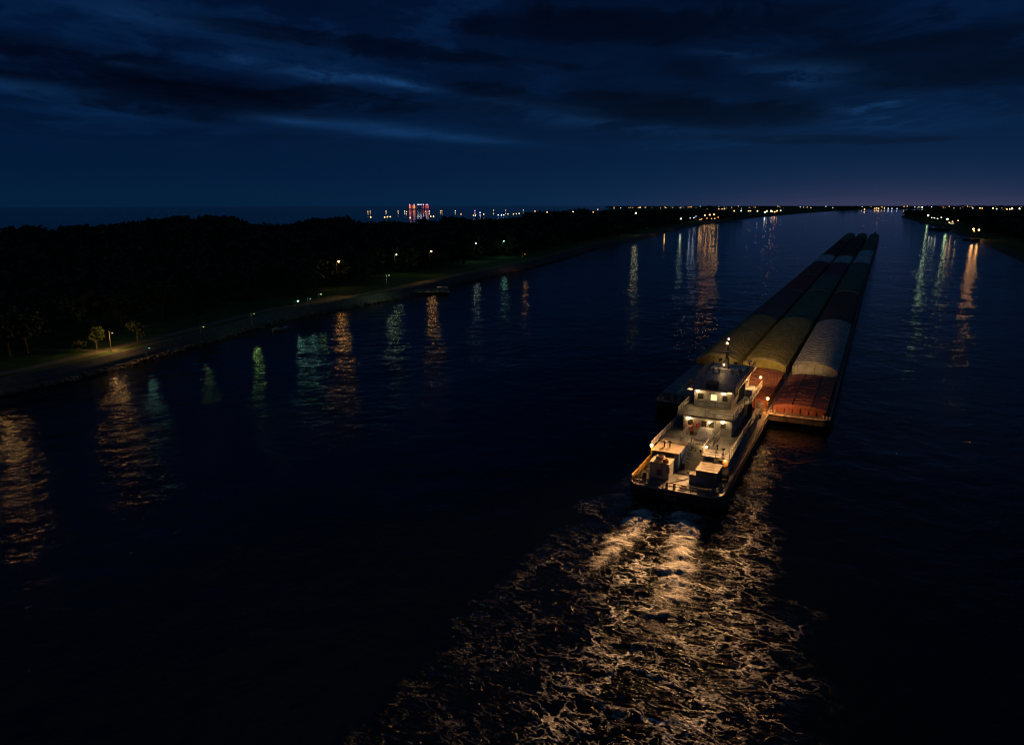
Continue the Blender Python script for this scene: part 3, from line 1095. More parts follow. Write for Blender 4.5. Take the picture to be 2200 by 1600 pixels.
for i, (fx, fy) in enumerate([(20, 772), (120, 742), (262, 708), (350, 692), (385, 680), (480, 664), (520, 648), (590, 630), (625, 618), (700, 600), (770, 585), (815, 577), (880, 566), (960, 553), (1050, 538), (1110, 527)]):
    copy_thing(proto, P(fx, fy - 6, 3), i * 1.7, scale=0.8 + 0.35 * rnd.random())


# ------------------------------------------------------------------ lamps ashore
LAMPS = []


def street_lamp(px, py_head, dist, col, power, label, bulb=0.34, estr=18, ground=LAND_Z, shaded=False, group='street lamps along the wooded bank', aim=0.0, arm=1.3):
    """post lamp whose head shows at that pixel, at that ground distance"""
    d = dir_px(px, py_head)
    t_ = dist / math.hypot(d[0], d[1])
    head = np.array([0, 0, CAM_H]) + d * t_
    h = float(head[2]) - ground
    LAMPS.append((head[0], head[1], head[2]))
    # lean the arm toward the river
    root = thing('street_lamp', label, 'street lamp', (head[0] - arm, head[1], ground), 0, group)
    MB().lathe((0, 0, 0), [(0.16, 0), (0.16, 0.4), (0.09, 0.5), (0.06, h - 0.1), (0.06, h + 0.15)], 8).build('pole', M_pole, root)
    a = MB().tube((0, 0, h + 0.1), (arm, 0, h + 0.18), 0.05, 6)
    a.build('arm', M_pole, root)
    hd = MB()
    if shaded:
        hd.lathe((arm, 0, h + 0.02), [(0.62, -0.22), (0.62, -0.05), (0.35, 0.16), (0.1, 0.22)], 12)
        hb = hd.build('lamp_shade', M_pole, root)
        MB().ball((arm, 0, h - 0.24), 0.2, 10, 6, 0.6).build('bulb', bulb_mat(col, estr), hb)
        lamp_light(root, (arm, 0, h - 0.42), col, power, 0.22)
    else:
        hd.lathe((arm, 0, h + 0.02 + bulb * .75), [(bulb * 0.9, -0.02), (bulb * 0.9, 0.04), (0.1, 0.16)], 10)
        hb = hd.build('lamp_head', M_pole, root)
        MB().ball((arm, 0, h), bulb, 12, 8, 0.85).build('bulb', bulb_mat(col, estr), hb)
        lamp_light(root, (arm, 0, h - bulb - 0.05), col, power, bulb)
    if aim:
        # added spot that strengthens the streak on the river without lighting the bank
        u = head[:2] / math.hypot(head[0], head[1])
        lamp_light(root, (arm - u[0] * .5, -u[1] * .5, h - 0.3), col, aim, 0.22, ((arm - u[0] * 120, -u[1] * 120, -ground), 46), 0.5)
    return root


# along the wooded bank, near to far
street_lamp(728, 562, 330, AMBER, 500, 'tall amber street lamp with a bright flare left of the two dim ones', 0.42, 14, aim=4500)
street_lamp(852, 547, 395, GREENISH, 260, 'dim greenish street lamp between the two amber ones', 0.34, 5)
street_lamp(927, 540, 385, AMBER, 600, 'amber street lamp right of the dim greenish one', 0.40, 10, aim=4500)
street_lamp(1023, 523, 480, (0.75, 0.95, 0.9), 500, 'pale white street lamp far along the dark bank', 0.38, 4)
street_lamp(1083, 518, 520, TEAL, 500, 'small teal street lamp right of the pale white one', 0.38, 4)
street_lamp(1128, 545, 430, AMBER, 700, 'shaded amber lamp near the water beyond the long moored boat', shaded=True, estr=4)
street_lamp(241, 713, 208, AMBER, 2600, 'shaded amber lamp over the lit bend of the path', shaded=True, estr=6, arm=1.3, aim=12000)
street_lamp(-6, 762, 184, AMBER, 40, 'shaded amber lamp by the river wall at the left edge', shaded=True, estr=4, aim=42000)
street_lamp(546, 672, 235, (0.5, 1.0, 0.25), 110, 'shaded dim green lamp by the small dim tree', shaded=True, estr=3)
street_lamp(320, 745, 196, TEAL, 35, 'shaded faint teal lamp at the wall near the open tree', shaded=True, estr=3)
street_lamp(437, 700, 212, (0.6, 1.0, 0.2), 18, 'shaded faint green lamp by the slim tree', shaded=True, estr=3)
street_lamp(836, 590, 300, GREENISH, 800, 'shaded greenish lamp at the wall before the long moored boat', shaded=True, estr=4)
street_lamp(640, 647, 252, TEAL, 80, 'small white lamp by the lawn near the bushy tree', 0.2, 12, group='small lamps by the lawn')
street_lamp(690, 632, 262, (0.5, 1.0, 0.4), 60, 'small dim green lamp just right of the white lawn lamp', 0.14, 4, group='small lamps by the lawn')
street_lamp(667, 640, 252, TEAL, 70, 'shaded teal lamp between the white and green lawn lamps', shaded=True, estr=3, group='small lamps by the lawn')
# further up the wooded bank
street_lamp(1367, 458, 900, (1.0, 0.9, 0.45), 1300, 'yellow mast lamp above the dark woods of the far wooded bank', 0.8, 14)
street_lamp(1464, 470, 1150, (0.8, 1.0, 0.75), 600, 'white green-tinged lamp on the shore left of the jetty', 0.85, 22)
street_lamp(1428, 504, 960, AMBER, 900, 'small amber lamp at the waterline on the wooded bank', 0.4, 5)


def dock_lamp(px, py, base_px, base_py, zb, col, power, label, bulb, estr, group):
    b = P(base_px, base_py, zb)
    dist = math.hypot(b[0], b[1])
    d = dir_px(px, py)
    h = CAM_H + d[2] * dist / math.hypot(d[0], d[1]) - zb
    LAMPS.append((b[0], b[1], zb + h))
    t = thing('dock_lamp', label, 'dock lamp', b, 0, group)
    MB().lathe((0, 0, 0), [(0.22, 0), (0.12, 0.3), (0.09, h)], 8).build('pole', M_pole, t)
    hb = MB().box(-0.6, 0.6, -0.25, 0.25, h + bulb * .8, h + bulb * .8 + 0.2).build('lamp_head', M_pole, t)
    MB().ball((0, 0, h), bulb, 12, 8, 0.9).build('bulb', bulb_mat(col, estr), hb)
    # dim point light plus an added spot aimed over water, keeping the bank dark
    u = b[:2] / math.hypot(b[0], b[1])
    lamp_light(t, (0, 0, h - bulb - .15), col, power * .3, bulb)
    lamp_light(t, (-u[0] * (bulb + .1), -u[1] * (bulb + .1), h - bulb * .5), col, power, bulb, ((-u[0] * 30, -u[1] * 30, h - 14), 150), 0.3)
    return t


# jetty with three lamps on the wooded bank
jc = P(1540, 478.5, 0)


def pier(name, label, c, length, rz, width=7):
    t = thing(name, label, 'pier', c, rz)
    MB().box(-length / 2, length / 2, -width / 2, width / 2, 1.5, 2.1).build('deck', M_rust, t)
    for k in range(int(length / 10) + 1):
        x = -length / 2 + 1 + k * (length - 2) / int(length / 10)
        for y in (-width / 2 + .5, width / 2 - .5):
            MB().tube((x, y, -2), (x, y, 1.5), 0.35, 8).build('pile', M_rust, t)
    return t


pier('jetty', 'long dark jetty with three orange lamps on the wooded bank', jc, 175, math.atan2(*(P(1590, 477.5, 0) - P(1490, 480, 0))[[1, 0]]), 14)
for i, (x, y, lb) in enumerate([(1514, 463, 'leftmost of the three orange jetty lamps'), (1524.5, 461.5, 'middle of the three orange jetty lamps'), (1533.5, 461, 'rightmost of the three orange jetty lamps')]):
    dock_lamp(x, y, x, 477.5, 2.1, ORANGE, 230, lb, 1.0, 10, 'jetty lamps on the wooded bank')


def shed(name, label, c, w, dpt, h, rz, m, lit=None, cat='shed', nw=4, wcol=None):
    t = thing(name, label, cat, c, rz)
    MB().box(-w / 2, w / 2, -dpt / 2, dpt / 2, 0, h).build('wall', m, t)
    r = MB()
    r.extrude_x([(-dpt / 2 - .4, h + .003), (dpt / 2 + .4, h + .003), (0, h + dpt * 0.22)], -w / 2 - .4, w / 2 + .4)
    r.build('roof', M_rust, t)
    for k in range(nw):
        x = -w / 2 + w * (k + .5) / nw
        f = MB()
        for (a, b_, cc, dd) in ((x - .9, x + .9, h * .75, h * .8), (x - .9, x + .9, h * .35, h * .4), (x - .9, x - .75, h * .4, h * .75), (x + .75, x + .9, h * .4, h * .75)):
            f.box(a, b_, -dpt / 2 - .09, -dpt / 2, cc, dd)
        wo = f.build('window', M_offwhite, t)
        MB().box(x - .75, x + .75, -dpt / 2 - .05, -dpt / 2 - .003, h * .4, h * .75).build('pane', glow(wcol[0], wcol[1], wcol[2]) if wcol else M_glass, wo)
    return t


shed('shore_shed', 'shed lit bluish white left of the orange jetty lamps', P(1489, 475, 2.5), 26, 9, 6, -0.3, M_white, nw=5, wcol=('cool_window', (0.75, 0.85, 1.0), 1.5))
for x, y in ((1483, 468.5), (1491, 468), (1495, 465)):
    dock_lamp(x, y, x, 476, 2.5, COOL, 60, 'cool white lamp on the bluish lit shed by the jetty', 0.7, 5, 'cool white lamps by the shore shed')
for x, y in ((1504, 472), (1508, 471), (1519, 469), (1529, 470), (1536, 469.5), (1543, 467)):
    dock_lamp(x, y, x, 477, 2.1, AMBER, 150, 'small amber lamp low on the jetty among the three orange ones', 0.6, 7, 'small amber lamps on the jetty')


# moored craft on the far-side bank
def moored_barge(name, label, c, L, B, rz, m_hull, fb=1.6, cabin=True, cat='boat'):
    t = thing(name, label, cat, c, rz)
    h = MB()
    prof = [(-L / 2 + 1.5, -0.5), (L / 2 - 3, -0.5), (L / 2, fb), (-L / 2, fb)]
    vs_ = [(y, -B / 2, z) for y, z in prof] + [(y, B / 2, z) for y, z in prof]
    n = 4
    h._add(vs_, [(k, (k + 1) % n, n + (k + 1) % n, n + k) for k in range(n)] + [(3, 2, 1, 0), (4, 5, 6, 7)])
    h.build('hull', m_hull, t)
    MB().box(-L / 2 + .3, L / 2 - .3, -B / 2 + .3, B / 2 - .3, fb + .003, fb + .08).build('deck', M_deck, t)
    rl = MB()
    for k in range(int(L / 3) + 1):
        x = -L / 2 + .5 + k * (L - 1) / int(L / 3)
        for y in (-B / 2 + .35, B / 2 - .35):
            rl.tube((x, y, fb), (x, y, fb + 1), 0.05, 5)
    for y in (-B / 2 + .35, B / 2 - .35):
        rl.tube((-L / 2 + .5, y, fb + 1), (L / 2 - .5, y, fb + 1), 0.05, 5)
    rl.build('railing', M_rail, t)
    if cabin:
        cb = MB().box(-L * .18, L * .12, -B * .28, B * .28, fb + .08, fb + 2.6).build('cabin', M_offwhite, t)
        MB().box(-L * .2, L * .14, -B * .32, B * .32, fb + 2.603, fb + 2.75).build('cabin_roof', M_rust, t)
        for k in range(3):
            x = -L * .14 + k * L * .09
            MB().box(x, x + L * .05, -B * .28 - .03, -B * .28 - .003, fb + 1.3, fb + 2.0).build('window', M_glass, t)
    return t


rzR = math.atan2(*(P(2110, 515, 0) - P(2068, 511, 0))[[1, 0]])
moored_barge('moored_workboat', 'low workboat with an orange lit deck under two dock lamps on the far-side bank', P(2087, 516.5, 0), 26, 6.5, rzR, M_hull, 1.7, False)
for x, y, lb in ((2088, 492, 'left orange dock lamp above the lit workboat'), (2100, 494, 'right orange dock lamp above the lit workboat')):
    dock_lamp(x, y, x + 1, 513.5, 2.2, ORANGE, 1000, lb, 0.8, 18, 'orange dock lamps on the far-side bank')
dock_lamp(2093.5, 496.5, 2091, 513, 2.2, AMBER, 1500, 'short amber dock lamp between the two tall orange ones', 0.45, 8, 'orange dock lamps on the far-side bank')
pier('landing_stage', 'low red-edged landing stage left of the orange lit workboat', P(2058, 513.5, 0), 14, rzR, 3)
moored_barge('moored_boat', 'dark moored boat below the nearer green lamp on the far-side bank', P(2025, 494.5, 0), 52, 12, rzR + 0.15, M_hull, 3.0, True)
moored_barge('moored_boat', 'small dark boat at the tip below the farther green lamp', P(1992, 479.5, 0), 30, 9, rzR + 0.5, M_hull, 2.0, False)
dock_lamp(1991, 463, 1993, 477.5, 2.2, GREENISH, 330, 'farther green-white lamp on the far-side bank tip', 1.2, 14, 'green lamps of the far-side bank')
dock_lamp(2034.5, 471, 2033, 492, 3.2, GREENISH, 400, 'nearer green-white lamp behind the dark moored boat', 1.1, 14, 'green lamps of the far-side bank')
for x, y in ((2001, 468), (2007, 468.5), (2014, 470), (2022, 467.5), (2039, 478), (2046, 476), (2058, 474)):
    dock_lamp(x, y, x, y + 7, 2.2, WARM if x > 2030 else (0.9, 1.0, 0.7), 25, 'small lamp on the far-side bank near the green-white lamps', 0.7, 6, 'small lamps of the far-side bank')
shed('shore_shed', 'low shed beside the small lamps on the far-side bank', P(2050, 483, 2.2), 18, 7, 4, rzR, M_offwhite, nw=4, wcol=('warm_window', (1, .8, .4), 2.0))

# left moored boats
t = moored_barge('moored_boat', 'long low moored boat with a pale cabin at one end along the embankment wall', P(915, 632, 0), 22, 4.6, math.atan2(*(P(970, 628, 0) - P(862, 629, 0))[[1, 0]]), M_hull, 1.0, False)
MB().box(5.5, 9.6, -1.6, 1.6, 1.08, 3.0).build('cabin', M_white, t)
MB().box(5.2, 9.9, -1.85, 1.85, 3.003, 3.15).build('cabin_roof', M_white, t)
for k in range(3):
    MB().box(5.9 + k * 1.25, 6.8 + k * 1.25, -1.63, -1.603, 1.9, 2.6).build('window', M_glass, t)


def runabout():
    c = P(601, 710, 0)
    t = thing('motorboat', 'small white motorboat with a raised windscreen below the wooded bank wall', 'boat', c, math.atan2(*(P(622, 707, 0) - P(582, 712, 0))[[1, 0]]))
    secs = [(-2.7, 1.0, 0.75), (-1.0, 1.15, 0.75), (0.8, 1.05, 0.85), (2.1, 0.6, 0.95), (2.9, 0.04, 1.05)]
    V, Q = [], []
    for x, hw, z in secs:
        V += [(x, -hw * .6, -0.2), (x, -hw, z), (x, 0, z + .12), (x, hw, z), (x, hw * .6, -0.2)]
    for i in range(len(secs) - 1):
        for k in range(5):
            a, b = i * 5 + k, i * 5 + (k + 1) % 5
            Q.append((a, b, b + 5, a + 5))
    m = MB()
    m._add(V, Q + [(0, 1, 2, 3, 4)])
    m.build('hull', M_white, t)
    w = MB()
    w._add([(0.2, -.8, .85), (1.2, -.7, .9), (1.2, .7, .9), (0.2, .8, .85), (0.0, -.65, 1.5), (0.5, -.6, 1.5), (0.5, .6, 1.5), (0.0, .65, 1.5)], [(0, 1, 5, 4), (1, 2, 6, 5), (2, 3, 7, 6), (3, 0, 4, 7), (4, 5, 6, 7)])
    w.build('windscreen', M_glass, t)
    MB().box(-1.6, -0.5, -.8, .8, .78, 1.15).build('seat', M_tan, t)
    MB().box(-3.1, -2.65, -.25, .25, .1, 1.25).build('outboard_motor', M_dark, t)


runabout()

# ------------------------------------------------------------------ far lights (a pixel or two each)
def far_light(px, py, dist, r, col, estr, label, group, base=3.0):
    d = dir_px(px, py)
    dist = min(dist, (CAM_H - base - 5) / max(1e-4, -d[2]) * math.hypot(d[0], d[1]))
    t_ = dist / math.hypot(d[0], d[1])
    z = CAM_H + d[2] * t_
    LAMPS.append((d[0] * t_, d[1] * t_, z))
    m = MB().ball((0, 0, z - base), r, 8, 5)
    o = thing('far_lamp', label, 'lamp', (d[0] * t_, d[1] * t_, base), 0, group)
    m.build('bulb', bulb_mat(col, estr), o)
    if z - base > r:
        MB().tube((0, 0, 0), (0, 0, z - base), 0.25, 5).build('pole', M_pole, o)
    return o


lakeL = 'tiny lamp standing at the lake beyond the dark woods'
for x, y, c in [(791, 454.5, AMBER), (796, 454, AMBER), (830, 454, (1, .75, .35)), (856, 454, WARM), (870, 454, (1, .85, .5)), (874, 455, WARM), (915, 454.5, AMBER), (923, 454, (.9, 1, .7)), (947, 453.5, AMBER), (950, 453.5, AMBER), (979, 453, (1, .9, .6)), (1021, 453, (.9, .35, .9)), (1032, 457, COOL), (1061, 452, WARM), (1087, 452, WARM), (1125, 452, WARM)]:
    far_light(x, y, 4100, 1.6, c, 5, lakeL, 'lamps out at the lake', 0.0)
woodL = 'tiny lamp among the far trees of the wooded bank'
for x, y, c in [(797, 467, AMBER), (827, 467, AMBER), (833, 466, AMBER), (839, 466, AMBER), (882, 468, ORANGE), (926, 465, AMBER), (932, 465, AMBER), (991, 460.5, ORANGE), (1018, 463, AMBER), (1022, 463, (1, .9, .5)), (1040, 460.5, WARM), (1071, 462, COOL), (1078, 462.5, (.7, 1, .95)), (1083, 462, (.7, 1, .9)), (1092, 460, AMBER), (1104, 460, WARM), (1110, 459.5, ORANGE), (1116, 459, WARM), (1150, 454, ORANGE), (1176, 456, WARM), (1232, 455, (1, .95, .8)), (1275, 456, AMBER)]:
    far_light(x, y, 1750 if x < 960 else 2300, 1.1, c, 7, woodL, 'lamps among the far trees')
hzL = 'tiny lamp on the dark land at the horizon'
for x, y, c, s in [(1285, 450, WARM, 5), (1320, 447.5, WARM, 5), (1334, 447, COOL, 5), (1351, 446.5, ORANGE, 5), (1355, 446.5, ORANGE, 5), (1360, 446.7, ORANGE, 5), (1372, 446.5, ORANGE, 10), (1376, 445.7, ORANGE, 25), (1388, 446, WARM, 6), (1420, 447.5, WARM, 4), (1430, 446.4, ORANGE, 8), (1446, 446, WARM, 4), (1462, 446.6, COOL, 6), (1479, 445.2, ORANGE, 6), (1483, 445, ORANGE, 5), (1486, 444.6, WARM, 4), (1505, 443.6, COOL, 3), (1545, 449, WARM, 6), (1552, 449.2, WARM, 5), (1557, 449.2, WARM, 6), (1578, 453.4, WARM, 8), (1593, 453, COOL, 7), (1609, 453.4, WARM, 6), (1613, 453.4, WARM, 6), (1628, 453.6, WARM, 10),
                     (1644, 456.4, COOL, 9), (1648, 454, WARM, 16), (1657, 453.3, (1, .8, .8), 24), (1660, 454.5, ORANGE, 10), (1665, 455.5, ORANGE, 8), (1670, 453.2, ORANGE, 14), (1678, 452.4, COOL, 6), (1587, 443.5, WARM, 3), (1672, 443.3, WARM, 3), (1720, 445.2, COOL, 5), (1727, 445.3, WARM, 4), (1735, 445.4, WARM, 5), (1743, 446.6, WARM, 6), (1775, 443.6, COOL, 3), (1790, 446.5, COOL, 5),
                     (1853, 444.5, WARM, 5), (1858, 449.8, WARM, 8), (1880, 448, ORANGE, 12), (1884, 447.2, ORANGE, 14), (1888, 448.2, WARM, 14), (1896, 445.6, ORANGE, 8), (1901, 447.8, WARM, 8), (1909, 448, COOL, 7), (1917, 448.2, COOL, 6), (1928, 448.2, COOL, 5), (1943, 443.8, ORANGE, 9), (1950, 443.4, WARM, 4), (1966, 444.8, COOL, 5), (1975, 445, COOL, 5), (1982, 445.6, (1, .95, .85), 28), (2002, 445, COOL, 6), (2040, 443.8, WARM, 3), (2079, 443.5, WARM, 3), (2091, 447.6, COOL, 5), (2106, 447.2, ORANGE, 20), (2111, 447.6, ORANGE, 14), (2134, 447.5, ORANGE, 36), (2142, 449, COOL, 9), (2164, 449.7, WARM, 10), (2170, 449.5, WARM, 14), (2175, 448.4, (1, .75, .45), 48), (2191, 448.4, (1, .9, .8), 36)]:
    far_light(x, y, 6600, 1.7 + 0.045 * s, c, 3.0 + 0.4 * s, hzL, 'lamps on the horizon')


hr = random.Random(21)
for _ in range(46):
    x = hr.choice((hr.uniform(1290, 1840), hr.uniform(1290, 1700), hr.uniform(1850, 2198)))
    y = hr.uniform(443.8, 447.5) + (1.5 if 1500 < x < 1700 and hr.random() < .5 else 0)
    far_light(x, y, 6600, hr.uniform(0.9, 1.6), hr.choice((WARM, AMBER, ORANGE, WARM)), hr.uniform(2.0, 5.0), hzL, 'lamps on the horizon')


# coloured lit platform out on the lake
def lake_platform():
    c = P(900.5, 449.8, 0)
    D = math.hypot(c[0], c[1])
    rz = math.atan2(c[1], c[0]) - math.pi / 2
    px = D / F_PX
    t = thing('lake_pavilion', 'pavilion on red lit columns with a bright white roof edge out on the lake', 'pavilion', c, rz)
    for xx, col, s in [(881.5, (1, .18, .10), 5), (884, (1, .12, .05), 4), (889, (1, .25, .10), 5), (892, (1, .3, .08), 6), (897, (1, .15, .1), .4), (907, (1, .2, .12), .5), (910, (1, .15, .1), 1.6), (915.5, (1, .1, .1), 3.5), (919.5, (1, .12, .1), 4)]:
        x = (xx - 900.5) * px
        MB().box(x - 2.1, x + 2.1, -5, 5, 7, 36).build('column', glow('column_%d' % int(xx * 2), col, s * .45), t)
    MB().box(-20.5 * px, 20 * px, -10, 10, 36.01, 38).build('roof', M_grey, t)
    MB().box(-20.5 * px, 20 * px, -10, 10, 0, 2.5).build('base', M_grey, t)
    for xx, col, s in [(882, (1, .55, .75), 8), (891, (1, .5, .7), 7), (897.5, (.75, .8, 1), 6), (900, (.85, .9, 1), 10), (903, (.8, .85, 1), 9), (905.5, (.85, .9, 1), 8), (910, (.9, .85, 1), 9), (916, (.95, .6, .8), 7), (919, (.95, .6, .8), 6)]:
        MB().ball(((xx - 900.5) * px, -8, 40.5), 2.3, 8, 6).build('roof_light', glow('rooflight_%d' % int(xx * 2), col, s * .6), t)


lake_platform()

woods('woods', 'dense dark woods covering the wooded bank up to the lake', polyLi, shoreL[::3],
      [(100, 420, 8.5, 60, 1.05), (420, 1000, 11, 22, 2.3), (1000, 2700, 19, 12, 4.2), (2700, 6000, 60, 10, 13)], 9, 12.5, LAND_Z - 0.2)
woods('woods', 'dark woods covering the far-side bank behind the moorings', polyR, shoreR[::2],
      [(300, 1100, 10, 26, 2.2), (1100, 3200, 19, 14, 4.5), (3200, 7000, 60, 10, 13)], 10, 13, 2.0)



# ------------------------------------------------------------------ barges
HULL_W = 10.4
M_bhull = mat('barge_hull', (0.045, 0.035, 0.03), 0.65, var=0.35, scale=0.5, stain=(0.12, 0.055, 0.03), stain_amt=0.6, streak=True)
M_bdeck = mat('barge_deck', (0.11, 0.085, 0.07), 0.7, var=0.35, scale=0.6, stain=(0.20, 0.09, 0.045), stain_amt=0.6)
M_lip = mat('gunwale_worn', (0.34, 0.26, 0.20), 0.6, var=0.4, scale=1.2, stain=(0.12, 0.06, 0.03), stain_amt=0.6)
M_rim = mat('rim_galvanised', (0.30, 0.29, 0.27), 0.55, var=0.3, scale=1.0, stain=(0.12, 0.07, 0.05), stain_amt=0.6)
COVERS = {
    'blue': (0.05, 0.14, 0.20), 'red': (0.23, 0.075, 0.045), 'rust red': (0.18, 0.06, 0.04), 'olive': (0.22, 0.19, 0.07), 'yellow-olive': (0.34, 0.27, 0.08),
    'silver': (0.36, 0.345, 0.335), 'dark slate': (0.075, 0.07, 0.09), 'green': (0.055, 0.14, 0.095), 'dark brown': (0.09, 0.055, 0.05), 'maroon': (0.20, 0.045, 0.06),
    'teal green': (0.055, 0.15, 0.12), 'plum': (0.16, 0.05, 0.09), 'pale blue': (0.34, 0.44, 0.50), 'black': (0.022, 0.02, 0.02), 'blue-teal': (0.24, 0.46, 0.54), 'dark green': (0.035, 0.12, 0.07)}


def cover_mat(c):
    return mat('cover_' + c.replace(' ', '_').replace('-', '_'), COVERS[c], 0.55, var=0.22, scale=0.55, stain=(0.085, 0.055, 0.045), stain_amt=0.75, spec=0.35)


def rounded_rect(x0, x1, y0, y1, r, n=4, corners=(1, 1, 1, 1)):
    pts = []
    for (cx_, cy_, a0, on) in ((x0 + r, y0 + r, 180, corners[0]), (x1 - r, y0 + r, 270, corners[1]), (x1 - r, y1 - r, 0, corners[2]), (x0 + r, y1 - r, 90, corners[3])):
        if on:
            for k in range(n + 1):
                a = math.radians(a0 + 90 * k / n)
                pts.append((cx_ + r * math.cos(a), cy_ + r * math.sin(a)))
        else:
            pts.append((x0 if a0 in (180, 90) else x1, y0 if a0 in (180, 270) else y1))
    return pts


def ribbed_cover(w, L, z0, eave, crown, lam, rib_h, duty=0.4, nseg=14):
    """arched ribbed cover: walls z0..eave, arch to crown; ends closed"""
    ys_, off = [], []
    n = max(2, int(round(L / lam)))
    lam = L / n
    for k in range(n):
        y = k * lam
        for f, o in ((0.0, 0), (1 - duty - 0.08, 0), (1 - duty, rib_h), (1 - 0.08, rib_h)):
            ys_.append(y + f * lam)
            off.append(o)
    ys_.append(L)
    off.append(rib_h)
    prof = [(-w / 2, z0), (-w / 2, eave)]
    for k in range(1, nseg):
        u = k / nseg
        prof.append((-w / 2 + w * u, eave + (crown - eave) * (1 - abs(2 * u - 1) ** 2.2)))
    prof += [(w / 2, eave), (w / 2, z0)]
    m = MB()
    V, Q = [], []
    K = len(prof)
    for y, o in zip(ys_, off):
        for i, (x, z) in enumerate(prof):
            u = x / (w / 2)
            arch = 2 <= i < K - 2
            V.append((x + (o * 0.5 * u if not arch else 0), y, z + (o if arch or i in (1, K - 2) else 0)))
    for j in range(len(ys_) - 1):
        for i in range(K - 1):
            Q.append((j * K + i, j * K + i + 1, (j + 1) * K + i + 1, (j + 1) * K + i))
    e = (len(ys_) - 1) * K
    m._add(V, Q + [tuple(range(K - 1, -1, -1)), tuple(range(e, e + K))])
    return m


def panel_cover(w, L, z0, eave, crown):
    """low framed steel hatch lids: flat plates with battens"""
    m = MB()
    prof = [(-w / 2, z0), (-w / 2, eave), (-w * .28, eave + (crown - eave) * .75), (0, crown), (w * .28, eave + (crown - eave) * .75), (w / 2, eave), (w / 2, z0)]
    K = len(prof)
    m._add([(x, y, z) for y in (0, L) for x, z in prof], [(i, i + 1, K + i + 1, K + i) for i in range(K - 1)] + [tuple(range(K - 1, -1, -1)), tuple(range(K, 2 * K))])
    return m


